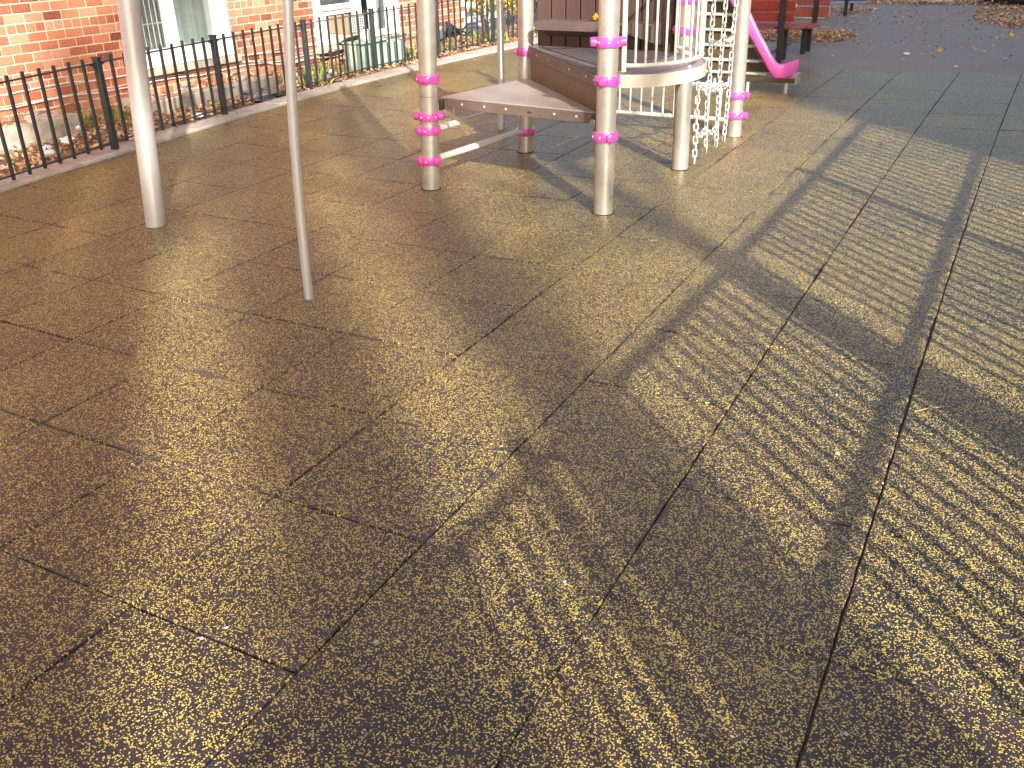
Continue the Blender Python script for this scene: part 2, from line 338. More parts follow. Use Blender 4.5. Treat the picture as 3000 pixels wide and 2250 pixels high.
for ci in range(-16, 3):
    for ri in range(-9, 17):
        jc = [ground_of(ci + a, ri + b) for a, b in ((0, 0), (1, 0), (1, 1), (0, 1))]
        cx = sum(p[0] for p in jc) / 4; cy = sum(p[1] for p in jc) / 4
        if cy > (11.2 if ci < -5 else 8.0) and not (ci >= -5 and ri <= 11): continue
        if ri > 11 and ci >= -5: continue
        if cx < lerp_line(KI, cy) - .1: continue
        pr = [proj((p[0], p[1], 0)) for p in jc]
        if max(q[0] for q in pr) < -120 or min(q[0] for q in pr) > 3120 or min(q[1] for q in pr) > 2380 or min(q[1] for q in pr) < -300 or max(q[1] for q in pr) < -40: continue
        ctr = Vector((cx, cy, 0)); gx, gy = (.0028 if ci >= -3 else .0018) + rnd.random() * .0008, .0014 + rnd.random() * .0016
        ex = Vector((jc[1][0] - jc[0][0], jc[1][1] - jc[0][1], 0)).normalized(); ey = Vector((jc[3][0] - jc[0][0], jc[3][1] - jc[0][1], 0)).normalized()
        sh = ex * rnd.uniform(-.0016, .0016) + ey * rnd.uniform(-.004, .004)
        hz = [rnd.uniform(-.0022, .0012) for _ in range(4)]
        cs = []; sg = ((1, 1), (-1, 1), (-1, -1), (1, -1)); NE = 9
        for q, (a, b), h in zip(jc, sg, hz):
            cs.append(Vector((q[0], q[1], h)) + sh - ctr + ex * a * gx + ey * b * gy)
        top = []; rim = []; bot = []
        for e in range(4):
            p0, p1 = cs[e], cs[(e + 1) % 4]; nin = (ey, -ex, -ey, ex)[e]
            for q in range(NE):
                t = q / NE; p = p0.lerp(p1, t); j = max(-.0012, rnd.gauss(0, .0011)) if q else 0
                if rnd.random() < .05: j += .003
                rim.append(p + nin * j + Vector((0, 0, -.0028))); top.append(p + nin * (j + .0035) + ((ex, ey, -ex, -ey)[e] * .0035 if q == 0 else Vector((0, 0, 0)))); bot.append(p + nin * j + Vector((0, 0, -.029)))
        n4 = 4 * NE
        F = [tuple(range(n4))] + [(i, n4 + i, n4 + (i + 1) % n4, (i + 1) % n4) for i in range(n4)] + [(n4 + i, 2 * n4 + i, 2 * n4 + (i + 1) % n4, n4 + (i + 1) % n4) for i in range(n4)]
        MB().add(top + rim + bot, F).build('rubber_tile', RUB, surf, smooth=0, loc=ctr); ntile += 1
print('tiles', ntile)
# kerb, in cast lengths
kerb = empty('kerb'); tag(kerb, kind='structure')
y = -2.2
while y < 13.8:
    y2 = y + 1.45; n = 4; L = []; R = []
    for i in range(n + 1):
        yy = y + .006 + (y2 - y - .012) * i / n
        L.append((lerp_line(KI, yy), yy)); R.append((lerp_line(KO, yy), yy))
    MB().prism(R + L[::-1], -.03, .028 + random.uniform(-.004, .004)).build('kerb_block', CONC, kerb, bevel=.008)
    y = y2
# garden bed between kerb and wall
gv = []; gf = []
ys = [-3 + .25 * i for i in range(76)]
for yy in ys:
    x0 = lerp_line(KI, yy) - .002
    for j in range(9):
        x = x0 + (-8.32 - x0) * j / 8
        gv.append((x, yy, .012 + .05 * (j / 8) + random.uniform(-.012, .02) * (j > 0)))
for i in range(len(ys) - 1):
    for j in range(8): a = i * 9 + j; gf.append((a, a + 1, a + 10, a + 9))
o = MB().add(gv, gf).build('garden_bed_soil', SOIL, smooth=60); tag(o, kind='structure')

# ------------------------------------------------------------------ brick house front
WX = -8.3; H = .087; LB = .206; MJ = .0145
wall = empty('brick_house', (WX, 4, 0)); tag(wall, 'low orange brick house front with white framed windows behind the black fence', 'house')
def W(x, y, z): return (x - WX, y - 4, z)
holes = [(2.74, 4.27, .425, 1.95), (5.84, 7.76, .335, 1.95)]
Y0, Y1 = -3.2, 9.75
m = MB()
segs = [(Y0, holes[0][0]), (holes[0][1], holes[1][0]), (holes[1][1], Y1)]
for a, b in segs: m.box(W(WX - .115, (a + b) / 2, 3.4), (.24, b - a, 6.8 + .3))
for a, b, c, d in holes:
    m.box(W(WX - .115, (a + b) / 2, c / 2 - .08), (.24, b - a, c + .14)); m.box(W(WX - .115, (a + b) / 2, (d + 6.95) / 2), (.24, b - a, 6.95 - d))
m.build('wall', MORTAR, wall, smooth=0)
MB().box(W(WX - .6, (Y0 + Y1) / 2, 3.4), (.02, Y1 - Y0 - .1, 6.7)).build('room_back', INTER, wall, smooth=0)
def brickmesh(L, name):
    return MB().box((0, 0, 0), (.022, L, H - MJ)).build(name, BRICK, None, smooth=0)
bo = {k: brickmesh(L, 'brick') for k, L in (('s', LB - MJ), ('h', LB / 2 - MJ))}
bl = []; cut = []
nc = 36
for c in range(-1, nc):
    z = .957 - H * 10 + H * c
    head = (c % 5 == 0); L = LB / 2 if head else LB
    y = Y0 + (0 if c % 2 else L / 2)
    while y < Y1 - L / 2:
        if not any(a - L / 2 + .005 < y < b + L / 2 - .005 and zz0 - H / 2 < z < zz1 + H / 2 for a, b, zz0, zz1 in holes) and z > .0:
            u, v = proj((WX, y, z)); vis = -60 < u < 1650 and -40 < v < 520
            bl.append((0 if vis else 1, (Vector((WX, y, z)) - CAM).length, y, z, 'h' if head else 's'))
        elif z > .0:
            for a, b, z0, z1 in holes:
                if z0 - H / 2 < z < z1 + H / 2:
                    if y - L / 2 < a < y + L / 2 and a - (y - L / 2) > .035: cut.append((y - L / 2 + MJ / 2, a - .004, z))
                    if y - L / 2 < b < y + L / 2 and (y + L / 2) - b > .035: cut.append((b + .004, y + L / 2 - MJ / 2, z))
        y += L
bl.sort(); rest = MB()
for a, b, z in cut: rest.box(W(WX + .001, (a + b) / 2, z), (.022, b - a, H - MJ))
for i, (nv, d, y, z, k) in enumerate(bl):
    off = random.uniform(-.0015, .0025)
    if i < 290 and nv == 0:
        q = inst(bo[k].data, 'brick', wall); q.location = W(WX + off + .001, y + random.uniform(-.002, .002), z)
    else: rest.box(W(WX + off + .001, y, z), (.022, (LB if k == 's' else LB / 2) - MJ, H - MJ))
for k in bo.values(): bpy.data.objects.remove(k)
o = rest.build('brickwork', BRICK, wall, smooth=0); o['kind'] = 'stuff'
MB().box(W(WX + .004, (Y0 + Y1) / 2, 4.75), (.02, Y1 - Y0, 4.0)).build('upper_wall', WALLP, wall, smooth=0)
# window 1: dark pane, mullion, curtained pane, bright sill
def fr(parent, name, y0, y1, z0, z1, x=WX, d=.06, mat=WHITE, bevel=.004):
    return MB().box(W(x, (y0 + y1) / 2, (z0 + z1) / 2), (d, y1 - y0, z1 - z0)).build(name, mat, parent, bevel=bevel)
w1 = fr(wall, 'window', 3.335, 3.475, .605, 1.93, WX - .005, .07)
fr(w1, 'jamb', 4.06, 4.265, .605, 1.93, WX, .09); fr(w1, 'jamb', 2.75, 2.93, .605, 1.93, WX, .09)
fr(w1, 'sill', 2.745, 4.265, .43, .60, WX + .02, .16)
fr(w1, 'pane', 2.932, 3.333, .602, 1.93, WX - .03, .012, GLASS); fr(w1, 'pane', 3.477, 4.058, .602, 1.93, WX - .03, .012, GLASS)
fr(w1, 'curtain', 3.40, 4.20, .60, 1.93, WX - .055, .012, CURT)
g = MB()
for i in range(6): g.cyl(W(WX - .012, 2.97 + i * .068, .61), W(WX - .012, 2.97 + i * .068, 1.9), .006, n=6)
g.cyl(W(WX - .012, 2.94, .86), W(WX - .012, 3.33, .86), .006, n=6); g.cyl(W(WX - .012, 2.94, 1.2), W(WX - .012, 3.33, 1.2), .006, n=6)
g.build('window_guard', GREYM, w1)
fr(w1, 'blind', 2.92, 3.36, .60, 1.93, WX - .12, .012, simple('grey_blind', (0.26, 0.26, 0.24), 0.8, var=.15, scale=5))
fr(wall, 'stone_sill', 2.68, 4.33, .345, .425, WX + .03, .13, LEDGE)
# window 2 with air conditioner
w2 = fr(wall, 'window', 5.96, 6.70, .765, .83, WX - .005, .07)
fr(w2, 'jamb', 5.85, 5.955, .42, 1.93, WX, .09); fr(w2, 'jamb', 6.705, 6.84, .41, 1.93, WX, .09)
fr(w2, 'jamb', 7.50, 7.75, .34, 1.93, WX, .09); fr(w2, 'sill', 6.845, 7.495, .345, .425, WX + .01, .12)
fr(w2, 'pane', 5.957, 6.703, .832, 1.93, WX - .03, .012, GLASS); fr(w2, 'blind', 5.95, 6.71, .83, 1.93, WX - .12, .012, INTER)
fr(w2, 'pane', 6.845, 7.495, .43, 1.93, WX - .03, .012, GLASS); fr(w2, 'curtain', 7.2, 7.5, .42, 1.93, WX - .13, .012, CURT)
fr(w2, 'infill_panel', 5.957, 6.12, .42, .763, WX - .02, .03); fr(w2, 'infill_panel', 6.12, 6.703, .70, .763, WX - .02, .03)
fr(w2, 'sill', 5.85, 6.84, .34, .415, WX + .01, .12)
fr(wall, 'stone_sill', 5.80, 7.82, .255, .333, WX + .04, .15, LEDGE)
ac = empty('air_conditioner', (WX + .16, 6.32, .47)); tag(ac, 'boxy cream air conditioner with gridded grille jutting from the right window', 'air conditioner')
MB().box((0, 0, .11), (.34, .38, .22)).build('casing', simple('tan_casing', (.26, .19, .12), .5), ac, bevel=.008)
MB().box((.172, 0, .11), (.006, .34, .19)).build('grille', INTER, ac)
g = MB()
for i in range(8): g.box((.178, -.15 + i * .043, .11), (.004, .0035, .19))
for i in range(6): g.box((.183, 0, .03 + i * .032), (.003, .34, .0035))
g.build('grille_bars', WHITE, ac, smooth=0)
MB().extr([(-.17, -.2, -.002), (.17, -.2, -.002), (.17, -.2, -.03), (-.05, -.2, -.13), (-.17, -.2, -.13)], (0, .4, 0)).build('bracket', LEDGE, ac)
dp = empty('drainpipe', (-8.17, 6.96, 0)); tag(dp, 'thick white pipe running down the wall beside the air conditioner', 'pipe')
MB().cyl((0, 0, .3), (0, 0, 3), .062, n=20).build('pipe', WHITE, dp); MB().lathe([(.08, 0), (.085, .02), (.085, .05), (.064, .07)], (0, 0, .25)).build('collar', WHITE, dp)
# cables along the wall
for zz, lab in (((.43, .415, .40, .37), 'upper pale cable strung along the foot of the brick wall'), ((.30, .285, .28, .26), 'lower pale cable strung along the foot of the brick wall')):
    pts = [(-8.262, .2 + i * .35, zz[0] + (zz[3] - zz[0]) * i / 15 + .012 * sin(i * 1.7) + .006 * sin(i * 3.1)) for i in range(17)]
    o = MB().tube(pts, .006, 6).build('cable', WHITE); tag(o, lab, 'cable')
pts = [(-8.25, 4.3 + i * .17, .33 - .06 * sin(pi * i / 12) - .01 * i + .02 * sin(i)) for i in range(13)]
o = MB().tube(pts, .007, 6).build('cable', WHITE); tag(o, 'loose cream hose sagging between the two windows above the soil', 'cable')
# concrete ledges of the window wells
def ledge(y0, y1, x1, zt, lab):
    t = empty('window_well', (-8.0, (y0 + y1) / 2, 0)); tag(t, lab, 'ledge'); L = y1 - y0
    MB().box((x1 + 8.0 - .07, 0, zt / 2), (.14, L, zt)).build('front_wall', LEDGE, t, bevel=.012)
    for s in (-1, 1): MB().box((x1 / 2 - 4.14 + 4 - .0, s * (L / 2 - .06), zt / 2 - .004), (abs(-8.29 - x1) - .15, .12, zt - .008)).build('side_wall', LEDGE, t, bevel=.01).location.x = (x1 - 8.29) / 2 + 8.0 - .07 - (x1 / 2 - 4.14 + 4)
    MB().box(((x1 - 8.29) / 2 + 8.0 - .07, 0, zt - .09), (abs(-8.29 - x1) - .16, L - .26, .02)).build('soil_fill', SOIL, t)
    return t
ledge(-1.3, 1.50, -7.60, .235, 'grey concrete window well wall at the far left foot of the wall')
ledge(2.50, 4.32, -7.70, .19, 'low grey concrete window well wall under the left window')

# ------------------------------------------------------------------ black iron fence on the kerb
FP = [(-6.42, -.52), (-6.82, 1.18), (-7.16, 2.88), (-7.37, 4.52), (-7.55, 6.1), (-7.54, 7.65), (-7.54, 9.3), (-7.5, 10.9)]
fence = empty('iron_fence', (-7.2, 3, 0)); tag(fence, 'low black iron picket fence along the kerb in front of the brick house', 'fence')
def F(p): return Vector(p) - Vector((-7.2, 3, 0))
def picket(h, r=.0105):
    return MB().box((0, 0, h / 2 + .03), (2 * r, 2 * r, h - .06)).build('picket', IRON, None, smooth=0)
pk = picket(.80)
FH = .755
for i, (a, b) in enumerate(zip(FP, FP[1:])):
    A = Vector((*a, 0)); B = Vector((*b, 0)); d = (B - A); L = d.length; d.normalize(); ang = math.atan2(d.y, d.x)
    o = MB().box(F(((A + B) / 2) + Vector((0, 0, FH))), (L - .06, .026, .012), ang).build('top_rail', RUST if i in (3,) else IRON, fence, bevel=.002)
    MB().box(F(((A + B) / 2) + Vector((0, 0, .095))), (L - .06, .030, .012), ang).build('bottom_rail', IRON, fence, bevel=.002)
    n = 10 if L > 1.6 else 9
    for j in range(1, n):
        p = A + d * (L * j / n) + Vector((0, 0, random.uniform(-.006, .006)))
        q = inst(pk.data, 'picket', fence); q.location = F(p); q.rotation_euler = (random.uniform(-.006, .006), random.uniform(-.006, .006), ang)
bpy.data.objects.remove(pk)
for i, a in enumerate(FP):
    d = Vector(FP[min(i + 1, len(FP) - 1)]) - Vector(FP[max(i - 1, 0)]); ang = math.atan2(d[1], d[0])
    P = F((*a, 0)); R = Matrix.Rotation(ang, 3, 'Z')
    po = MB().box(P + Vector((0, 0, .40)), (.052, .052, .80), ang).build('post', IRON, fence, bevel=.003)
    MB().box(P + Vector((0, 0, .797)), (.062, .062, .016), ang).build('cap', IRON, po, bevel=.003)
    g = MB()
    for s in (-1, 1):
        pts = []
        for k in range(7):
            t = k / 6 * pi / 2; pts.append(P + R @ Vector((s * (.028 + .06 * (1 - cos(t))), 0, .68 + .068 * sin(t))))
        g.tube(pts, .008, 6)
    g.build('scroll', IRON, po)

# ------------------------------------------------------------------ litter, leaves and plants in the bed
def leaf_mesh(m, c, s, nrm, spin, curl=.25):
    n = Vector(nrm).normalized(); x, y, _ = frame(n); X = x * cos(spin) + y * sin(spin); Y = n.cross(X); c = Vector(c)
    out = []
    for k in range(5):
        t = -1 + k * .5; wd = (0, .62, .8, .5, 0)[k]
        out.append((t, wd))
    P = [c + X * (t * s) + Y * (wd * s * .6) + n * (curl * s * (t * t - .3)) for t, wd in out] + [c + X * (t * s) - Y * (wd * s * .6) + n * (curl * s * (t * t - .1)) for t, wd in out[1:4]]
    m.add(P, [(0, 1, 5), (1, 2, 6, 5), (2, 3, 7, 6), (3, 4, 7)])
lit = MB(); rl = random.Random(11)
for i in range(5200):
    yy = rl.uniform(-1.0, 13.0) if i % 3 else rl.uniform(-1, 4.5)
    x0 = lerp_line(KI, yy); t = rl.random() ** 1.3
    x = x0 - .01 - t * (-x0 + 8.27 - .02) if False else x0 + (-8.27 - x0) * t
    if (-1.3 < yy < 1.5 and x < -7.58) or (2.5 < yy < 4.32 and x < -7.68): z = rl.choice((.16, .165, .24)) if rl.random() < .35 else None
    else: z = .035 + .05 * t + rl.random() * .03
    if z is None: continue
    leaf_mesh(lit, (x, yy, z), rl.uniform(.018, .042), (rl.uniform(-.7, .7), rl.uniform(-.7, .7), 1), rl.uniform(0, 6.28), rl.uniform(-.4, .6))
for i in range(260):     # a few blown on to the kerb
    yy = rl.uniform(-.6, 11); x0 = lerp_line(KI, yy); leaf_mesh(lit, (x0 + rl.random() ** 2 * .22, yy, .038), rl.uniform(.012, .028), (rl.uniform(-.4, .4), rl.uniform(-.4, .4), 1), rl.uniform(0, 6.28))
o = lit.build('leaf_litter', LITTER, smooth=0); tag(o, kind='stuff')
wd_ = MB()
for (cx, cy, r, n) in ((-7.9, 1.9, .28, 70), (-7.6, 4.75, .3, 90), (-7.9, 5.5, .3, 110), (-7.9, 8.2, .35, 120), (-7.8, 9.6, .4, 160), (-7.7, 7.3, .2, 70), (-7.75, 2.1, .2, 40)):
    for i in range(n):
        a = rl.uniform(0, 6.28); q = r * math.sqrt(rl.random()); bx = Vector((cx + q * cos(a), cy + q * sin(a), .04)); h = rl.uniform(.05, .2)
        tip = bx + Vector((rl.uniform(-.08, .08), rl.uniform(-.08, .08), h)); s = rl.uniform(.005, .012); sx = Vector((rl.uniform(-1, 1), rl.uniform(-1, 1), 0)).normalized() * s
        md = (bx + tip) / 2 + Vector((0, 0, h * .2)); wd_.add([bx - sx, bx + sx, md + sx * .8, md - sx * .8, tip], [(0, 1, 2, 3), (3, 2, 4)])
o = wd_.build('grass_weeds', GLEAF, smooth=0); tag(o, kind='stuff')
def vine(pts, r=.004):
    return MB().tube(pts, [r * (1 - .5 * i / (len(pts) - 1)) for i in range(len(pts))], 5)
tw = empty('bare_vine', (-8.2, 4.8, .3)); tag(tw, 'thin bare vine stems trailing across the brickwork between the windows', 'vine')
for k in range(7):
    y0 = 4.0 + k * .3; pts = [Vector((-8.26 + .1 * rl.random(), y0 + j * .16, .1 + (.09 * j if k % 2 else .05 * j) + rl.uniform(-.03, .03))) - Vector((-8.2, 4.8, .3)) for j in range(7 + k % 3)]
    vine(pts).build('stem', TAN, tw)
for k in range(5):
    y0 = -.2 + k * .35; pts = [Vector((-7.75 - .3 * rl.random(), y0 + j * .14, .26 + .03 * sin(j + k) + rl.uniform(-.01, .02))) - Vector((-8.2, 4.8, .3)) for j in range(7)]
    vine(pts, .005).build('stem', BARK, tw)

def crumple(name, loc, s, mat, lab, cat, group=None, flat=.4):
    m = MB(); n = 9; m_ = 6; P = []
    rr = random.Random(hash((round(loc[0], 3), round(loc[1], 3))) & 0xffff)
    for i in range(m_ + 1):
        th = pi * i / m_
        for j in range(n):
            ph = 2 * pi * j / n; k = s * rr.uniform(.6, 1.15); P.append((k * sin(th) * cos(ph), k * .75 * sin(th) * sin(ph), k * flat * cos(th)))
    Fc = [(i * n + j, i * n + (j + 1) % n, (i + 1) * n + (j + 1) % n, (i + 1) * n + j) for i in range(m_) for j in range(n)]
    m.add(P, Fc); o = m.build(name, mat, smooth=0); o.location = (loc[0], loc[1], loc[2] + s * flat * .6); o.rotation_euler = (0, 0, rr.uniform(0, 6.28))
    tag(o, lab, cat, group); return o
G1 = 'white litter caught behind the iron fence'
for (x, y, z, s, lab) in ((-7.36, 1.12, .05, .10, 'large crumpled white plastic bag on leaves behind the fence at far left'),
                          (-7.30, .86, .04, .075, 'torn white wrapper on leaves left of the large crumpled bag'),
                          (-7.12, .74, .04, .08, 'white bag lying lowest behind the leftmost pickets'),
                          (-6.98, 1.52, .04, .07, 'white crumpled scrap on the kerb edge just left of the big silver pole'),
                          (-7.62, 1.45, .10, .06, 'pale grey crumpled paper against the end of the left window well'),
                          (-7.99, 3.15, .19, .09, 'flattened white dish lying on the second window well ledge'),
                          (-7.25, 2.60, .04, .06, 'blue and white wrapper at the foot of the second fence post'),
                          (-7.22, 4.02, .03, .07, 'flat white paper on the kerb behind the thin pole'),
                          (-7.9, 5.55, .06, .07, 'round white scrap on leaves just right of the third fence post'),
                          (-7.6, 3.0, .05, .05, 'small white stick of litter behind pickets under the left window')):
    crumple('litter', (x, y, z), s, PAPER, lab, 'litter', G1)
# soft dark sheet of bin bag behind the fence
crumple('bin_bag', (-7.52, 3.85, .03), .34, simple('grey_plastic', (0.12, 0.13, 0.15), 0.35, var=.2, scale=9), 'flattened grey plastic sheet lying on the soil behind the fence', 'plastic sheet', None, .18)
crumple('bin_bag', (-7.62, 5.15, .03), .26, simple('grey_plastic_b', (0.20, 0.20, 0.21), 0.35, var=.2, scale=9), 'small grey sheet lying right of the third fence post', 'plastic sheet', None, .18)
# green utility cabinet
ub = empty('utility_cabinet', (-7.78, 6.35, .02)); tag(ub, 'pale mint green metal cabinet standing behind the fence below the air conditioner', 'cabinet')
MB().box((0, -.12, .18), (.26, .62, .36)).build('body', BOXG, ub, bevel=.008); MB().box((.02, -.12, .366), (.32, .68, .014)).build('lid', BOXG, ub, bevel=.004)
MB().box((.0, .42, .16), (.24, .42, .30)).build('side_body', BOXG, ub, bevel=.008); MB().box((.135, -.12, .18), (.008, .02, .34)).build('door_seam', GREYM, ub)
MB().lathe([(.09, 0), (.10, .02), (.10, .10), (.06, .13), (.02, .135)], (-.02, -.05, .374)).build('cowl', WHITE, ub)
# folded dark junk behind the fence
jk = empty('folded_pushchair', (-7.95, 8.8, .05)); tag(jk, 'dark folded pushchair lying on leaves behind the fence near its corner', 'pushchair')
for s in (-1, 1):
    m = MB(); c = Vector((.0, s * .25, .1)); m.tube([c + Vector((0, .085 * cos(t), .085 * sin(t))) for t in [2 * pi * k / 14 for k in range(14)]], .014, 6, True)
    wv = m.build('wheel', DARK, jk); g = MB()
    for k in range(3): t = k * pi / 3; g.cyl(c + Vector((0, .08 * cos(t), .08 * sin(t))), c - Vector((0, .08 * cos(t), .08 * sin(t))), .005, n=5)
    g.build('spokes', GREYM, wv)
m = MB(); m.tube([(0, -.45, .12), (.02, -.1, .2), (0, .3, .12), (0, .5, .16)], .013, 6); m.tube([(.1, -.4, .3), (.05, -.1, .12), (.1, .25, .3)], .013, 6); m.build('frame', DARK, jk)
m = MB(); m.extr([(-.05, -.3, .12), (.1, -.28, .36), (.12, .0, .22), (.0, .22, .14)], (-.09, 0, .03)); m.build('seat_fabric', simple('grey_fabric', (0.10, 0.11, 0.12), 0.8), jk)

# yellow shrubs and pale objects past the end of the house
def shrub(loc, rx, ry, h, n, mat, lab, cat='shrub', group=None, ls=.028):
    t = empty('shrub', loc); tag(t, lab, cat, group); rr = random.Random(int(loc[1] * 97)); st = MB(); lv = MB()
    tips = []
    for k in range(16):
        a = rr.uniform(0, 6.28); q = rr.uniform(.3, 1); e = Vector((rx * q * cos(a), ry * q * sin(a), h * rr.uniform(.6, 1))); mdl = e * .5 + Vector((0, 0, h * .12))
        st.tube([(0, 0, 0), mdl, e], [.012, .008, .003], 5); tips += [mdl * (1 - f) + e * f for f in (0, .3, .6, .9, 1.0)]
    for i in range(n):
        b = rr.choice(tips); p = b + Vector((rr.gauss(0, .09), rr.gauss(0, .09), rr.gauss(0, .09)))
        p.z = max(p.z, .02); leaf_mesh(lv, p, rr.uniform(.6, 1.3) * ls, (rr.uniform(-1, 1), rr.uniform(-1, 1), rr.uniform(-.2, 1)), rr.uniform(0, 6.28))
    st.build('stems', BARK, t); lv.build('foliage', mat, t, smooth=0); return t
shrub((-8.05, 9.95, .03), .38, .45, 1.15, 1500, YLEAF, 'tall shrub with bright yellow autumn leaves at the corner of the house')
shrub((-8.3, 11.3, .03), .5, .55, .9, 1500, YLEAF, 'orange yellow shrub behind the second to last fence post')
shrub((-8.9, 13.2, .0), .8, .8, 1.0, 1600, YLEAF, 'wide yellow shrub farthest back behind the fence corner')
o = MB().box((-9.4, 12.3, .42), (.06, 4.2, .12)).box((-9.4, 12.3, .16), (.05, 4.2, .1)).box((-9.4, 10.4, .25), (.07, .07, .5)).box((-9.4, 12.3, .25), (.07, .07, .5)).box((-9.4, 14.3, .25), (.07, .07, .5)).build('white_barrier', WHITE, bevel=.005)
tag(o, 'low white rail barrier beyond the yellow shrubs', 'barrier')
crumple('litter', (-8.35, 10.4, .12), .16, PAPER, 'big bright white sack among leaves beyond the yellow shrub', 'litter', G1, .7)
# cross fence that closes the far side of the yard
f2 = empty('cross_fence', (-7.5, 10.9, 0)); tag(f2, 'far stretch of iron fence turning right beyond the yellow shrubs', 'fence')
for k in range(9): MB().box((.25 + k * .15, .02, .40), (.018, .018, .78)).build('picket', IRON, f2, smooth=0)
MB().box((.8, .02, .75), (1.5, .026, .012)).build('top_rail', IRON, f2); MB().box((.8, .02, .1), (1.5, .03, .012)).build('bottom_rail', IRON, f2)
MB().box((1.56, .02, .4), (.05, .05, .8)).build('post', IRON, f2, bevel=.003)

# ------------------------------------------------------------------ play structure
play = empty('play_structure', (-2.8, 1.8, 0)); tag(play, 'playground climbing frame of cream posts, brown decks and magenta collars', 'play structure')
O = Vector((-2.8, 1.8, 0))
def R3(x, y, z): return Vector((x, y, z)) - O
RP = .0635
posts = {'P1': ((-3.54, 1.21), (.040, .022)), 'P2': ((-2.14, 1.12), (.012, .006)), 'P5': ((-3.47, 2.57), (.024, .012)), 'P3': ((-2.08, 2.48), (-.012, -.006)), 'P4': ((-2.04, 3.81), (-.01, -.005))}
TOP = 2.6; PO = {}; GRIT = simple('post_grit', (.045, .038, .032), .95, var=.3, scale=60)
def axis_at(k, z):
    (x, y), (lx, ly) = posts[k]; return Vector((x + lx * z / 1.28, y + ly * z / 1.28, z))
for k in posts:
    a = axis_at(k, 0); b = axis_at(k, TOP); a.z = -.03
    PO[k] = MB().cyl(a - O, b - O, RP, n=32).build('post', POST, play)
    MB().lathe([(.07, 0), (.068, .02), (.05, .045), (.0, .055)], b - O, n=24).build('cap', PINK, PO[k])
    # packed grit ring where the post meets the surface
    MB().lathe([(RP + .011, 0), (RP + .008, .0025), (RP - .002, .005)], Vector((a.x, a.y, .0)) - O, n=24).build('base_ring', GRIT, PO[k])
def collar(k, z, knobs=(), h=.058, bolts=()):
    c = axis_at(k, z) - O; hh = h / 2; r = RP + .002
    pr = [(r, -hh), (r + .010, -hh), (r + .014, -hh * .7), (r + .0155, 0), (r + .014, hh * .7), (r + .010, hh), (r, hh)]
    m = MB().lathe(pr, c, n=32)
    for az, ln in knobs:
        a = radians(az); d = Vector((cos(a), sin(a), 0))
        m.lathe([(.029, 0), (.030, (ln + .006) * .6), (.028, ln + .002), (.023, ln + .006)], c + d * (r + .005), d, n=18)
    o = m.build('collar', PINK, play)
    if bolts:
        b = MB()
        for az in bolts:
            a = radians(az); d = Vector((cos(a), sin(a), 0)); b.lathe([(.0075, 0), (.0075, .003), (.004, .006)], c + d * (r + .0145), d, n=10)
        b.build('bolt', BOLT, o)
# azimuth of the viewer from each post is about -60 degrees
collar('P1', .772, [(-63, .022)], bolts=(-130,)); collar('P1', .518, [(-160, .03), (20, .03)], bolts=(-100, -60, -20))
collar('P1', .423, [(-115, .026), (-15, .018)], bolts=(-80,)); collar('P1', .210, [(-115, .026), (-15, .018)], bolts=(-80,))
collar('P2', 1.062, [(-150, .034), (25, .034)], bolts=(-130, -110, -65, -20)); collar('P2', .838, [(-85, .022)], bolts=(-160, 10))
collar('P2', .499, [(-45, .024)], bolts=(-140, -95, -60))
collar('P5', .803, [], bolts=(-150, -40, -20)); collar('P5', .168, [], bolts=(-80,))
collar('P3', 1.004, [(-170, .02), (-10, .02)], bolts=(-150,)); collar('P3', 1.21, [(-10, .02)])
collar('P4', .353, [(0, .034)], bolts=(-120, -80, -30)); collar('P4', .183, [(-5, .034)], bolts=(-120, -80, -30))
# crack line in the first post's coating and a pin hole would be too fine to read; keep the seam
MB().lathe([(RP + .0004, -.0012), (RP + .0009, 0), (RP + .0004, .0012)], axis_at('P1', .655) - O, n=32).build('coating_crack', DARK, PO['P1'])
# lower step, a triangular plate with a folded-down front
def tri_deck(A, B, C, z, th, mat, name):
    poly = [(p[0] - O.x, p[1] - O.y) for p in (A, B, C)]
    return MB().prism(poly, z - .012, z).build(name, mat, play, bevel=.004)
S = tri_deck((-3.53, 1.40), (-2.24, 1.225), (-3.36, 2.42), .622, .07, STEP, 'lower_step')
A, B = Vector((-3.50, 1.392, 0)), Vector((-2.27, 1.225, 0)); d = (B - A).normalized(); nrm = Vector((d.y, -d.x, 0))
M_ = MB().extr([R3(A.x, A.y, .609), R3(B.x, B.y, .609), R3(B.x - d.x * .03, B.y - d.y * .03, .545), R3(A.x + d.x * .03, A.y + d.y * .03, .545)], -nrm * .010).build('front_fascia', DECK, S, bevel=.003)
b = MB()
for t in (.13, .29, .44, .76, .9):
    p = A + (B - A) * t + nrm * .001; b.lathe([(.010, 0), (.010, .002), (.006, .004)], R3(p.x, p.y, .582), nrm, n=12)
b.build('bolts', BOLT, S)['kind'] = 'stuff'; p = A + (B - A) * .6
MB().box(R3(p.x, p.y, .578) + nrm * .0015, (.03, .003, .010), math.atan2(d.y, d.x)).build('slot', DARK, S)
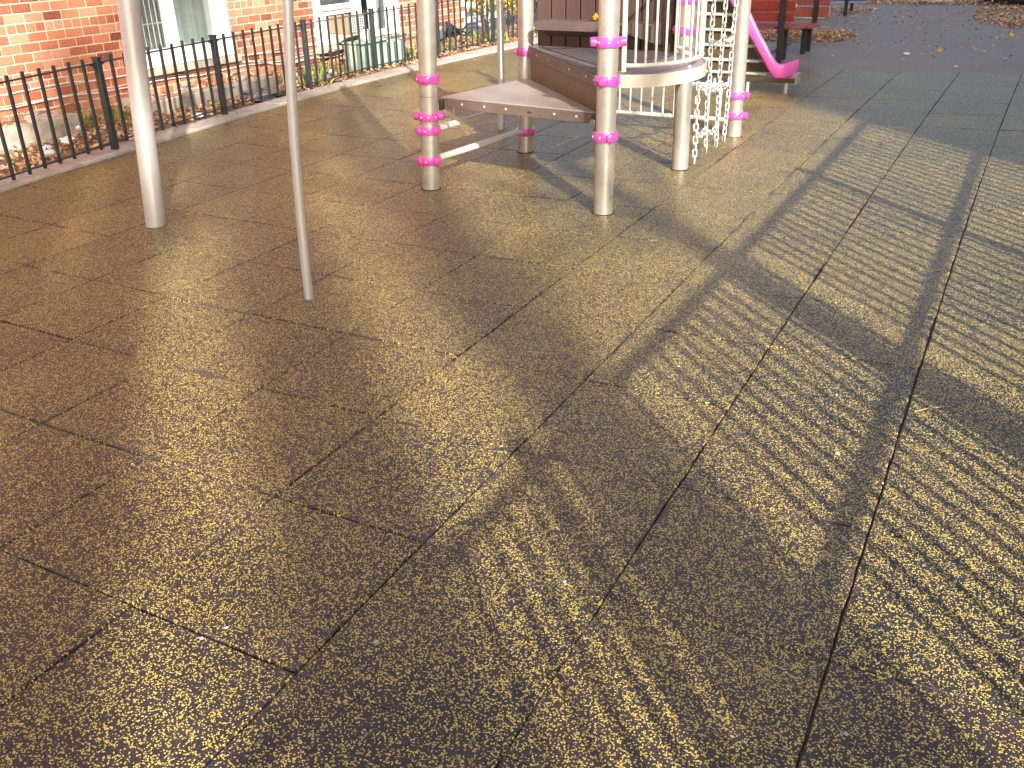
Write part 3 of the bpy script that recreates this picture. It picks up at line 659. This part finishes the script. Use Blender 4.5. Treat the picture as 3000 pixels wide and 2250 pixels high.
# brackets under the step
MB().box(R3(-3.50, 1.355, .575), (.03, .06, .07), .3).build('bracket', DARK, play, bevel=.006)
MB().tube([R3(-3.45, 1.25, .515), R3(-3.36, 1.28, .515)], .010, 8).cyl(R3(-3.36, 1.28, .49), R3(-3.36, 1.29, .575), .007, n=8).build('bracket_pin', RUST, play)
MB().extr([R3(-2.235, 1.20, .62), R3(-2.185, 1.18, .60), R3(-2.20, 1.18, .50), R3(-2.25, 1.19, .47), R3(-2.245, 1.20, .55)], (.0, .025, 0)).build('bracket', DARK, play, bevel=.004)
MB().lathe([(.019, 0), (.019, .03), (.012, .045)], R3(-2.235, 1.185, .455), (0, 0, 1)).build('bracket_pin', STEEL, play)
# upper triangular deck
A, B = Vector((-3.39, 2.50, 0)), Vector((-2.20, 1.195, 0)); d = (B - A).normalized(); nrm = Vector((d.y, -d.x, 0))
if nrm.y > 0: nrm = -nrm
S2 = tri_deck((-3.39, 2.50), (-2.20, 1.195), (-2.12, 2.44), .858, .08, DECK2, 'upper_deck')
MB().extr([R3(A.x, A.y, .845), R3(B.x, B.y, .845), R3(B.x, B.y, .765), R3(A.x, A.y, .765)], -nrm * .012).build('front_fascia', DECK, S2, bevel=.003)
b = MB(); hl = MB()
for t, k in ((.14, 1), (.235, 0), (.33, 1), (.43, 0), (.53, 0), (.62, 1), (.73, 0), (.83, 1)):
    p = A + (B - A) * t + nrm * .001
    (b if k else hl).lathe([(.008, 0), (.008, .003), (.004, .006)] if k else [(.007, 0), (.007, .001)], R3(p.x, p.y, .808), nrm, n=10)
b.build('bolts', BOLT, S2)['kind'] = 'stuff'; hl.build('bolt_holes', DARK, S2)['kind'] = 'stuff'
MB().extr([R3(A.x, A.y, .764), R3(B.x, B.y, .764), R3(B.x, B.y, .545), R3(A.x, A.y, .545)], -nrm * .008).build('riser_panel', RISER, play).location = -nrm * .02
# plank wall on the far side of the upper deck, with a shelf step
A, B = Vector((-3.355, 2.60, 0)), Vector((-2.20, 2.525, 0)); d = (B - A).normalized(); L = (B - A).length; nrm = Vector((d.y, -d.x, 0)); ang = math.atan2(d.y, d.x)
wl = MB().box(((A + B) / 2 + Vector((0, 0, 1.3)) - O) - nrm * .02, (L, .012, .98), ang).build('plank_wall', DARK, play, smooth=0)
n = 9
for i in range(n):
    p = A + d * (L * (i + .5) / n); MB().box(p + Vector((0, 0, 1.3)) - O, (L / n - .012, .024, .98), ang).build('plank', WOOD, wl, bevel=.004)
sh = MB(); dep = .20
def sec(t, z0f, z0b, inset=0):
    p = A + d * t; f = p + nrm * (dep + .014); bk = p + nrm * .014
    return [R3(bk.x, bk.y, 1.052), R3(f.x, f.y, 1.052), R3(f.x, f.y, z0f), R3(bk.x, bk.y, z0b)]
s0, s1, s2 = sec(.10, .985, .925), sec(.86, .985, .925), sec(1.10, .92, .89)
P = s0 + s1 + s2; Fc = [(0, 1, 2, 3), (11, 10, 9, 8)]
for q in (0, 4):
    for i in range(4): Fc.append((q + i, q + 4 + i, q + 4 + (i + 1) % 4, q + (i + 1) % 4))
sh.add(P, Fc); sh.build('shelf', SHELFM, play, bevel=.004, smooth=0)
g = MB()
for i in range(4):
    p = A + d * (.72 + i * .115) + nrm * (dep + .0155); zl = .985 if .72 + i * .115 < .86 else .985 - .065 * ((.72 + i * .115) - .86) / .24
    g.box(R3(p.x, p.y, (1.04 + zl) / 2 + .004), (.014, .003, 1.04 - zl - .012), ang)
g.build('shelf_groove', DARK, play, smooth=0)
# rails between the first and the rear post
for z in (.423, .210):
    MB().cyl(axis_at('P1', z) - O + Vector((.02, .05, 0)), axis_at('P5', z - .03) - O, .024, n=16).build('rail', RAIL, play)
# half round balcony between the second and third post
cx, cy, rx, ry = -2.115, 1.785, .365, .535
arc = [(cx + rx * cos(t), cy + ry * sin(t)) for t in [radians(-90 + 180 * i / 36) for i in range(37)]]
poly = [(p[0] - O.x, p[1] - O.y) for p in arc]
def mat_perf():
    k = N('perforated_deck'); g = k.n('ShaderNodeNewGeometry'); v = k.n('ShaderNodeTexVoronoi', Scale=62.0, _voronoi_dimensions='2D'); v.inputs['Randomness'].default_value = 0.0
    k.l(g.outputs['Position'], v.inputs['Vector']); h = k.math('LESS_THAN', v.outputs['Distance'], .30)
    k.l(k.mix(h, (.36, .33, .35), (.06, .05, .05)), k.b.inputs['Base Color']); k.b.inputs['Roughness'].default_value = .45
    return k.m
bal = MB().prism(poly, .838, .850).build('balcony_deck', mat_perf(), play)
outer = [(cx + (rx + .008) * cos(t), cy + (ry + .008) * sin(t)) for t in [radians(-88 + 176 * i / 36) for i in range(37)]]
m = MB(); P = []; Fc = []
for (x, y), (xi, yi) in zip(outer, arc):
    P += [R3(x, y, .778), R3(x, y, .856), R3(xi, yi, .856), R3(xi, yi, .778)]
for i in range(36):
    for j in range(4): Fc.append((4 * i + j, 4 * i + 4 + j, 4 * i + 4 + (j + 1) % 4, 4 * i + (j + 1) % 4))
Fc += [(0, 1, 2, 3), (147, 146, 145, 144)]
m.add(P, Fc).build('balcony_band', BAND, bal)
def ea(t, s=.94, z=.9): return R3(cx + rx * s * cos(radians(t)), cy + ry * s * sin(radians(t)), z)
MB().tube([ea(-84 + 168 * i / 30, .93, .905) for i in range(31)], .0135, 10).build('bottom_rail', RAIL, play)
MB().tube([ea(-84 + 168 * i / 30, .93, 1.62) for i in range(31)], .0135, 10).build('top_rail', RAIL, play)
for i in range(16):
    t = -74 + 150 * i / 15
    MB().cyl(ea(t, .93, .905), ea(t, .93, 1.62), .0078, n=10).build('baluster', RAIL, play)
for t in (-86, 86): MB().cyl(ea(t, .93, .868), ea(t, .93, 1.68), .0165, n=14).build('end_baluster', RAIL, play)
for t in (-20, 25):
    MB().lathe([(.014, 0), (.014, .012), (.008, .02)], ea(t, 1.0, .868), (1, .2, .2)).build('clamp', BOLT, play)
# low barred panel at the back
for z, x0 in ((.155, -3.25), (.44, -3.2)):
    MB().cyl(R3(x0, 3.75, z + .0), R3(-2.10, 3.79, z - .012), .017, n=12).build('rail', RAIL, play)
for i in range(11):
    x = -3.21 + i * .1045; MB().cyl(R3(x, 3.75, .155), R3(x, 3.755, .44), .0085, n=10).build('baluster', RAIL, play)
MB().cyl(R3(-3.32, 3.74, -.02), R3(-3.32, 3.74, 2.2), .03, n=16).build('thin_post', RAIL, play)
# chain net
lk = MB()
pts = []
for i in range(14):
    t = 2 * pi * i / 14; pts.append((.0155 * cos(t), 0, .019 * sin(t) + (.013 if sin(t) > 0.01 else -.013 if sin(t) < -.01 else 0)))
lk.tube(pts, .0058, 6, True); lk = lk.build('chain_link', STEEL, None)
def chain(pts, net):
    pts = [Vector(p) for p in pts]; pitch = .050; pos = []
    tot = 0; seg = 0; p = pts[0].copy()
    Ls = [(b - a).length for a, b in zip(pts, pts[1:])]; T = sum(Ls); k = int(T / pitch)
    for i in range(k + 1):
        s = i * pitch; j = 0
        while j < len(Ls) - 1 and s > Ls[j]: s -= Ls[j]; j += 1
        d = (pts[j + 1] - pts[j]).normalized(); q = pts[j] + d * s
        x, y, z = frame(d)
        R = Matrix((x, y, z)).transposed().to_4x4(); R = R @ Matrix.Rotation((pi / 2 if i % 2 else 0) + random.uniform(-.2, .2) + .6, 4, 'Z')
        inst(lk.data, 'chain_link', net, Matrix.Translation(q) @ R)
net = empty('chain_net', (0, 0, 0)); net.parent = play
def CH(y, z, dx=0): return R3(-2.0 + dx, y, z)
chain([CH(2.58, .055), CH(2.565, .35), CH(2.56, .61), CH(2.70, .56)], net)
chain([CH(2.84, 1.52), CH(2.80, .92), CH(2.84, .61), CH(2.80, .49), CH(2.86, .05)], net)
chain([CH(3.14, 1.52), CH(3.11, .89), CH(3.10, .57), CH(3.14, .05)], net)
chain([CH(3.46, 1.52), CH(3.385, .86), CH(3.40, .50), CH(3.36, .07)], net)
chain([CH(2.82, .90), CH(2.95, .84), CH(3.09, .89)], net); chain([CH(3.13, .90), CH(3.25, .84), CH(3.38, .87)], net)
chain([CH(2.72, .56), CH(2.83, .60)], net); chain([CH(2.86, .56), CH(2.97, .50), CH(3.08, .56)], net); chain([CH(3.12, .56), CH(3.26, .50), CH(3.38, .53)], net)
chain([CH(2.60, .25), CH(2.72, .20), CH(2.82, .25)], net); chain([CH(2.88, .22), CH(3.0, .17), CH(3.12, .22)], net)
bpy.data.objects.remove(lk)
MB().cyl(CH(2.5, 1.545), CH(3.78, 1.545), .021, n=12).build('rail', RAIL, play)

# ------------------------------------------------------------------ free poles on the left
Lp = empty('leaning_post', (-4.72, -.30, 0)); tag(Lp, 'thick pale silver post at left with a small bolt hole near its foot', 'post')
MB().cyl((0, 0, -.03), (.088 * 2, .05 * 2, 2.73), .064, n=32).build('tube', SILVER, Lp)
MB().lathe([(.007, 0), (.007, .0015)], Vector((.062 * cos(radians(-28)), .062 * sin(radians(-28)), .05)), (cos(radians(-28)), sin(radians(-28)), 0), n=12).build('bolt_hole', DARK, Lp)
Tp = empty('thin_pole', (-2.902, -.947, 0)); tag(Tp, 'thin pale silver pole standing alone in front of the climbing frame', 'pole')
pts = [Vector((-2.902, -.947, -.02)), Vector((-2.900, -.946, .176)), Vector((-2.892, -.941, .46)), Vector((-2.878, -.933, .826)), Vector((-2.860, -.922, 1.136)), Vector((-2.836, -.908, 1.428)), Vector((-2.79, -.88, 1.9)), Vector((-2.74, -.85, 2.4))]
MB().tube([p - Vector((-2.902, -.947, 0)) for p in pts], .0245, 20).build('tube', SILVER, Tp)
MB().lathe([(.034, 0), (.030, .004)], (0, 0, .0005), n=18).build('base_ring', simple('pole_grit', (.20, .19, .18), .9), Tp)
Qp = empty('slim_pole', (-4.11, 3.32, 0)); tag(Qp, 'slim grey pole standing behind the climbing frame near the fence', 'pole')
MB().cyl((0, 0, -.03), (.035, .02, 2.6), .032, n=20).build('tube', SILVER, Qp)
MB().lathe([(.045, 0), (.04, .006)], (0, 0, .0), n=18).build('base_ring', simple('slim_grit', (.14, .12, .10), .9), Qp)

# ------------------------------------------------------------------ slide with its barred stair side
SYp = 6.2
k_ = (SYp + 4.363) / (6.5 + 4.363)
def sp(x, z): return Vector((0.165 + (x - .165) * k_, SYp, 1.692 + (z - 1.692) * k_))
slide = empty('slide', (-2.6, SYp, 0)); tag(slide, 'bright magenta slide side curling up at its foot beside the red benches', 'slide')
SO = Vector((-2.6, SYp, 0))
upr = [(-3.25, 1.62), (-2.95, 1.17), (-2.704, .797), (-2.643, .691), (-2.57, .572), (-2.492, .465), (-2.44, .378), (-2.39, .312), (-2.355, .275), (-2.32, .262), (-2.27, .267), (-2.148, .307)]
lwr = [(-2.158, .142), (-2.21, .118), (-2.295, .088), (-2.345, .098), (-2.386, .132), (-2.44, .20), (-2.496, .287), (-2.56, .377), (-2.623, .468), (-2.705, .575), (-2.95, .94), (-3.25, 1.4)]
poly = [sp(*p) - SO for p in upr + lwr]
nu = len(upr); m = MB(); P = []
lo_ = lwr[::-1]                     # same count, foot last
for (xu, zu), (xl, zl) in zip(upr, lo_):
    bend = max(0, (xu + 2.30) / .15) ** 1.5 * .16          # the foot flares away from the chute
    a_, b_ = sp(xu, zu) - SO, sp(xl, zl) - SO; ba = max(0, (xl + 2.30) / .15) ** 1.5 * .16
    for f in (0, .12, .5, .88, 1):
        q = a_.lerp(b_, f); q.y += bend * (1 - f) + ba * f + (.014 if f in (0, 1) else 0); P.append(q)
    for f in (1, .5, 0):
        q = a_.lerp(b_, f); q.y += .045 + bend * (1 - f) + ba * f; P.append(q)
Fc = []
for i in range(nu - 1):
    for j in range(8): Fc.append((8 * i + j, 8 * i + 8 + j, 8 * i + 8 + (j + 1) % 8, 8 * i + (j + 1) % 8))
Fc += [tuple(range(8)), tuple(range(8 * nu - 1, 8 * nu - 9, -1))]
m.add(P, Fc).build('side_wall', SLIDE, slide, smooth=60)
MB().box(sp(-2.185, .09) - SO + Vector((0, .2, .0)), (.10, .16, .12)).build('exit_box', GREYM, slide, bevel=.006)
for x in (-2.225, -2.66): MB().cyl(sp(x, .10) - SO + Vector((0, .02, 0)), Vector((sp(x, .1).x, SYp + .02, -.02)) - SO, .02, n=12).build('leg', STEEL, slide)
MB().box((sp(-2.42, .095) - SO) + Vector((-.12, .0, .0)), (.80, .03, .05)).build('bottom_beam', STAIR, slide, bevel=.005)
# barred stair below the chute
st = empty('stair_side', (-2.8, 6.36, 0)); tag(st, 'brown stair side with pale green rungs below the magenta slide', 'stair')
k2 = (6.36 + 4.363) / (6.3 + 4.363)
def s2p(x, z): return Vector((0.165 + (x - .165) * k2, 6.36, 1.692 + (z - 1.692) * k2)) - Vector((-2.8, 6.36, 0))
rz = [(.93, -2.93), (.785, -2.80), (.625, -2.70), (.464, -2.583), (.311, -2.497), (.179, -2.405)]
for z, x in rz:
    MB().cyl(s2p(-3.5, z + .01), s2p(x, z), .016, n=12).build('rung', GRAIL, st); 
for (z, x), (zb, xb) in zip(rz, rz[1:]):
    a, b, c, d_ = s2p(-3.5, z + .002), s2p(x + .05, z - .01), s2p(xb + .03, zb + .02), s2p(-3.5, zb + .03)
    MB().extr([a, b, c, d_], (0, .02, 0)).build('riser', STAIR, st).location.y = .03
MB().extr([s2p(-3.5, .165), s2p(-2.36, .145), s2p(-2.30, .105), s2p(-3.5, .12)], (0, .03, 0)).build('base_board', STAIR, st).location.y = .03
for x in (-3.45, -3.0): MB().cyl(s2p(x, 1.0), s2p(x, -.045), .018, n=10).build('leg', STEEL, st).location.y = .06

# ------------------------------------------------------------------ red benches
b1 = empty('park_bench', (-3.3, 8.7, 0)); tag(b1, 'glossy red slatted bench seen from behind with a black strap support', 'bench', 'red park benches')
BO = Vector((-3.3, 8.7, 0))
for z0, z1 in ((.510, .620), (.650, .768), (.800, .92)):
    MB().box(((-2.69 - 4.4) / 2 + 3.3, .0, (z0 + z1) / 2), (1.71, .035, z1 - z0)).build('back_slat', BRED, b1, bevel=.006)
for i, y in enumerate((.12, .24, .36)):
    MB().box(((-2.60 - 4.4) / 2 + 3.3 + .0, y, .425), (1.80, .105, .04)).build('seat_slat', BRED2, b1, bevel=.008)
for x in (-2.84, -4.1):
    lg = MB().box((x + 3.3, -.005, .19), (.07, .07, .44)).build('leg', DARK, b1, bevel=.006)
    MB().extr([(x + 3.3 - .045, -.055, .36), (x + 3.3 + .045, -.055, .36), (x + 3.3 + .04, -.045, .93), (x + 3.3 - .04, -.045, .93)], (0, .025, 0)).build('back_strap', DARK, b1, bevel=.004)
    MB().box((x + 3.3, .2, .39), (.06, .42, .03)).build('seat_bracket', DARK, b1, bevel=.004)
    MB().box((x + 3.3 - .02, .34, .19), (.06, .06, .40)).build('leg', DARK, b1, bevel=.006)
MB().cyl((.02, .55, .62), (.5, .62, .655), .03, n=14).build('arm_roll', GRAIL, b1)
b2 = empty('park_bench', (-3.3, 10.0, 0)); tag(b2, 'faded red slatted bench facing the camera behind the glossy red bench', 'bench', 'red park benches')
for z0, z1 in ((.435, .575), (.595, .735), (.755, .90)):
    MB().box(((-2.56 - 3.9) / 2 + 3.3, .3, (z0 + z1) / 2), (1.34, .035, z1 - z0)).build('back_slat', BRED2, b2, bevel=.006)
for y in (-.2, -.08, .04, .16):
    MB().box(((-2.66 - 3.9) / 2 + 3.3, y, .345 - .0), (1.24, .105, .045)).build('seat_slat', BRED2, b2, bevel=.012)
for x in (-2.79, -3.75):
    MB().box((x + 3.3, -.08, .15), (.065, .065, .36)).build('leg', DARK, b2, bevel=.006)
    MB().box((x + 3.3, .02, .315), (.06, .5, .03)).build('seat_bracket', DARK, b2, bevel=.004); MB().box((x + 3.3 + .05, .27, .62), (.07, .025, .6)).build('back_strap', DARK, b2, bevel=.004)
    MB().box((x + 3.3, .26, .15), (.065, .065, .36)).build('leg', DARK, b2, bevel=.006)

# ------------------------------------------------------------------ far things at the top edge
sg = empty('blue_sign_board', (-3.4, 16.1, 0)); tag(sg, 'blue board on two black posts at the top edge of the picture', 'board')
MB().box((.0, 0, .42), (.9, .04, .36)).build('panel', BLUE, sg, bevel=.005); MB().box((.0, .01, .225), (.9, .05, .03)).build('ledge', CONC, sg)
for x, y in ((.09, -.05), (.03, .95)): MB().cyl((x, y, -.03), (x, y, 1.2), .035, n=12).build('leg', DARK, sg)
o = MB().box((-4.1, 15.45, .07), (1.15, .5, .2)).build('planter_kerb', CONC, bevel=.02); tag(o, 'pale concrete block lying on the far pavement behind the benches', 'block')
pb = MB().box((-2.15, 19.75, .04), (.95, .14, .13)).build('parking_stop', simple('white_green_stop', (.60, .68, .64), .5), bevel=.02); tag(pb, 'pale concrete parking stop among leaves at the top edge', 'parking stop')
for i, (x, y, lab) in enumerate(((-.80, 19.75, 'left one of two black tyres at the top right corner'), (-.28, 19.3, 'right one of two black tyres at the top right corner'))):
    t = empty('tyre', (x, y, .10)); tag(t, lab, 'tyre', 'tyres at the top right corner')
    MB().tube([(.24 * cos(a), .24 * sin(a), 0) for a in [2 * pi * k / 24 for k in range(24)]], .095, 10, True).build('rubber', DARK, t)
    MB().lathe([(.16, -.05), (.16, .05)], (0, 0, 0), n=20).build('hub', INTER, t)

# ------------------------------------------------------------------ leaves on the asphalt
ap = MB(); rl = random.Random(23)
def patch(cx, cy, rx, ry, n, smin=.02, smax=.045, zz=.03, ang=0):
    for i in range(n):
        a = rl.uniform(0, 6.28); q = math.sqrt(rl.random()); u, v = rx * q * cos(a), ry * q * sin(a)
        x = cx + u * cos(ang) - v * sin(ang); y = cy + u * sin(ang) + v * cos(ang)
        leaf_mesh(ap, (x, y, -.022 + rl.random() ** 2 * zz), rl.uniform(smin, smax), (rl.uniform(-.6, .6), rl.uniform(-.6, .6), 1), rl.uniform(0, 6.28), rl.uniform(-.3, .7))
patch(-3.35, 11.9, .85, .65, 1300, zz=.16); patch(-2.85, 12.4, .4, .45, 300, zz=.08)
patch(-.3, 17.0, .75, 2.4, 1500); patch(-2.2, 19.7, 2.2, .7, 1500, zz=.1); patch(-.2, 15.2, .35, .9, 200); patch(-3.8, 17.2, .9, 1.2, 700); patch(-1.5, 21, 4, 1.2, 2500, zz=.15)
for i in range(950): patch(rl.uniform(-3.2, .1), 10.4 + 9.4 * rl.random() ** .7, .001, .001, 1, .012, .034, .008)
for i in range(90): patch(rl.uniform(-1.9, .1), rl.uniform(8.6, 11.5), .001, .001, 1, .008, .02, .004)
patch(-4.4, 9.6, 1.0, .8, 60)
o = ap.build('leaf_scatter', LITTER, smooth=0); tag(o, kind='stuff')
single = [(-2.25, 13.09, .05, TAN, 'tan curled leaf on asphalt beyond the leaf bed'), (-2.09, 11.78, .06, TAN, 'brown leaf standing on edge right of the leaf bed'),
          (-2.28, 11.39, .05, PALE, 'pale leaf touching the big flat tan leaf'), (-2.2, 10.83, .075, TAN, 'big flat tan leaf on asphalt right of the benches'),
          (-2.32, 9.73, .035, PALE, 'small pale leaf on asphalt near the bench leg'), (-1.56, 11.39, .055, PALE, 'pale curled leaf above the bluish paper scrap'),
          (-1.05, 10.73, .055, YEL, 'bright yellow leaf alone on the asphalt'), (-1.05, 10.1, .04, PALE, 'small pinkish leaf just below the bright yellow leaf'),
          (-.62, 11.15, .06, PALE, 'pinkish leaf right of the bright yellow leaf'), (-.48, 10.61, .035, PALE, 'little curled leaf between larger leaves at right'),
          (-.60, 10.29, .05, PALE, 'flat pinkish leaf second right of the yellow leaf'), (-.39, 12.52, .06, PALE, 'pale leaf next to the orange leaf near the right edge'),
          (-.2, 13.0, .07, YEL, 'orange yellow leaf near the right edge'), (-.13, 10.38, .06, TAN, 'brown leaf standing near the right edge above the tiles'),
          (-.17, 10.0, .05, PALE, 'pale leaf below the brown leaf near the right edge'), (-.45, 9.08, .045, TAN, 'rust coloured leaf nearest the tile edge'),
          (-1.22, 12.81, .045, TAN, 'small rust leaf in the middle of the asphalt')]
for x, y, s, mt, lab in single:
    m = MB(); leaf_mesh(m, (0, 0, .0), s, (rl.uniform(-.5, .5), rl.uniform(-.5, .1), 1), rl.uniform(0, 6.28), .6); o = m.build('fallen_leaf', mt, smooth=0); o.location = (x, y, -.015)
    tag(o, lab, 'leaf', 'fallen leaves on the asphalt')
crumple('paper_scrap', (-1.42, 10.22, -.03), .07, PAPER, 'bluish white paper scrap flat on the asphalt', 'paper scrap', None, .3)
crumple('paper_scrap', (-.70, 9.15, -.03), .035, PAPER, 'tiny white scrap close to the edge of the tiles', 'paper scrap', None, .3)
m = MB()
for k in range(5): leaf_mesh(m, (.02 * cos(k * 1.3), .02 * sin(k * 1.3), .012 + .004 * k), .035, (cos(k * 2), sin(k * 2), 1.2), k * 1.1, .6)
o = m.build('fallen_leaf', YEL, smooth=0); o.location = (-2.78, 2.45, 1.055); tag(o, 'crumpled orange yellow leaf lying on the brown shelf of the climbing frame', 'leaf')
m = MB(); leaf_mesh(m, (0, 0, .01), .05, (.2, -.3, 1), .4, .5); o = m.build('fallen_leaf', TAN, smooth=0); o.location = (-2.10, 1.32, .862); tag(o, 'tan leaf caught on the deck beside the second cream post', 'leaf')
# crumbs on the tiles
peb = [(-.92, -.92, .012, 'pale seed on the tile right of the centre joint'), (-.25, -.73, .007, 'tiny white chip uppermost on the right tiles'), (-.27, -.91, .007, 'tiny white chip below another on the right tiles'),
       (.20, -1.39, .007, 'white chip nearest the right edge'), (-.01, -1.5, .008, 'white chip on the joint near the right edge'), (-.81, -1.83, .006, 'faint white chip in the middle of the tiles'),
       (-.59, -2.63, .007, 'white chip beside the lower centre joint'), (-.74, -2.44, .008, 'bright white chip on the lower centre tile'), (-1.08, -2.89, .010, 'largest white crumb on the lower tiles'),
       (-1.51, -3.09, .009, 'white crumb at the lower left joint'), (-1.48, -3.03, .009, 'white crumb just right of the joint crumb at lower left'), (-1.32, -2.73, .007, 'white crumb above the largest crumb'),
       (-1.95, -2.22, .007, 'small white crumb left of centre'), (-2.41, -2.53, .008, 'white crumb on the left tiles near a joint crossing'), (.08, -2.65, .009, 'pale crumb at the bottom right'), (-.18, -1.37, .011, 'pale seed on the long joint at right')]
for x, y, s, lab in peb: crumple('crumb', (x, y, .0), s * .85, PALE if s > .0105 else CHIP, lab, 'crumb', 'crumbs on the rubber tiles', .5)
o = MB().tube([(.02, -.93, .006), (.07, -.88, .009), (.13, -.83, .006)], .0022, 5).build('twig', TAN); tag(o, 'thin reddish twig lying near the right edge of the tiles', 'twig')
# thin dusty leaf dirt scattered in the joints near the kerb
dj = MB(); rl = random.Random(5)
for i in range(60):
    yy = rl.uniform(-.3, 8); leaf_mesh(dj, (lerp_line(KO, yy) + abs(rl.gauss(0, .15)), yy, .006), rl.uniform(.008, .018), (rl.uniform(-.3, .3), rl.uniform(-.3, .3), 1), rl.uniform(0, 6.28))
o = dj.build('leaf_crumbs', LITTER, smooth=0); tag(o, kind='stuff')

# ------------------------------------------------------------------ what stands beyond the frame towards the sun and casts the shadows
# tall picket fence along the right side of the yard
rf = empty('tall_fence', (1.42, 0, 0)); tag(rf, 'tall black picket fence along the right side of the yard', 'fence')
g = MB(); y = -9.0; i = 0
while y < 9.5:
    if random.Random(i).random() > .06:
        q = MB().box((0, 0, .92), (.020, .020, 1.80)).build('picket', IRON, rf, smooth=0); q.location = (0, y + random.Random(i + 99).uniform(-.008, .008), 0); q.rotation_euler = (random.Random(i + 7).gauss(0, .006), 0, 0)
    y += .128; i += 1
for z, hh in ((1.80, .040), (1.07, .036), (.14, .036)):
    MB().box((.0, .25, z), (.032, 18.5, hh)).build('rail', IRON, rf, smooth=0)
for k in range(9): MB().box((0, -9 + k * 2.3, .95), (.06, .06, 1.94)).build('post', IRON, rf, smooth=0)
# apartment block
ab = empty('apartment_block', (0, 0, 0)); tag(ab, 'tall brick apartment block behind the photographer that shades the far yard', 'building')
d0 = Vector((-1.1, 5.05, 0)) + Vector((SX, SY, 0)) * 26; nn = Vector((.719, .695, 0)); tt = Vector((SX, SY, 0)); ang = math.atan2(nn.y, nn.x)
c = d0 + nn * 15 + tt * 6
MB().box((c.x, c.y, 16), (30, 12, 32), ang).build('walls', WALLP, ab, smooth=0)
MB().box((c.x, c.y, 32.2), (30.6, 12.6, .4), ang).build('roof', CONC, ab, smooth=0)
for fl in range(9):
    for k in range(9):
        p = d0 + nn * (2 + k * 3.2) - tt * .03; MB().box((p.x, p.y, 2.2 + fl * 3.2), (1.3, .08, 1.5), ang).build('window', GLASS, ab, smooth=0)

def tree(p0, dist, r, fork, top, spread, seed, nb, twigs, leaves, lab, lsz=.06, low=None):
    b0 = Vector((p0[0], p0[1], 0)) + Vector((SX, SY, 0)) * dist; rr = random.Random(seed)
    t = empty('tree', b0); tag(t, lab, 'tree', 'autumn trees on the sunny side')
    MB().tube([(0, 0, -.03), (.05, .02, fork * .5), (0, .05, fork)], [r * 1.15, r, r * .8], 12).build('trunk', BARK, t)
    br = MB(); lv = MB()
    for k in range(nb):
        a = 2 * pi * k / nb + rr.uniform(-.3, .3); z0 = fork * rr.uniform(.72, 1.0); ln = spread * rr.uniform(.6, 1.1)
        e = Vector((ln * cos(a), ln * sin(a), z0 + (top - fork) * rr.uniform(.4, 1)))
        md = Vector((ln * .4 * cos(a), ln * .4 * sin(a), z0 + (top - fork) * .3))
        br.tube([(0, 0, z0), md, e], [r * .42, r * .25, r * .05], 6)
        for q in range(twigs):
            f = rr.uniform(.25, 1); s = (md * (1 - f) * 2 + e * f * 2) / 2 if f < .5 else md * (1 - f) + e * f
            s = md.lerp(e, f); v = Vector((rr.uniform(-1, 1), rr.uniform(-1, 1), rr.uniform(-.3, 1))).normalized() * rr.uniform(.5, 1.5)
            br.tube([s, s + v * .5 + Vector((0, 0, .08)), s + v], [r * .10, r * .06, .005], 4)
            for j in range(leaves):
                w_ = s + v * rr.random() + Vector((rr.gauss(0, .18), rr.gauss(0, .18), rr.gauss(0, .18)))
                leaf_mesh(lv, w_, lsz * rr.uniform(.7, 1.4), (rr.uniform(-1, 1), rr.uniform(-1, 1), rr.uniform(-1, 1)), rr.uniform(0, 6.28))
    br.build('branches', BARK, t); 
    if leaves: o = lv.build('crown', YLEAF, t, smooth=0)
    return t
def at_n(n, t=0): return (-SY * n + SX * t, SX * n + SY * t)
tree(at_n(-.46, -1.2), 15, .125, 9.2, 12.5, 2.2, 1, 6, 6, 5, 'slender tree right of the photographer with a straight trunk', .05)
tree(at_n(-4.36), 24, .36, 16.5, 21, 2.6, 2, 7, 6, 2, 'stoutest tall tree behind the photographer', .06)
tree(at_n(-3.76), 21, .27, 14.5, 18, 2.0, 6, 6, 4, 2, 'slim tall tree beside the stoutest one', .06)
tree(at_n(-2.84), 25, .33, 16.5, 21, 2.4, 3, 7, 6, 2, 'tall tree straight behind the photographer', .06)
tree(at_n(-1.86), 23, .27, 15.5, 19, 2.0, 7, 6, 4, 2, 'slim tall tree right of the photographer', .06)
tree((-5.15, -1.15), 10, .065, 7.0, 9, 1.2, 4, 5, 4, 3, 'thin young tree left behind the photographer', .04)
tree((-4.8, 1.0), 30, .12, 13, 19, 3.8, 5, 8, 10, 5, 'tall tree with thin yellow crown behind the photographer', .07)
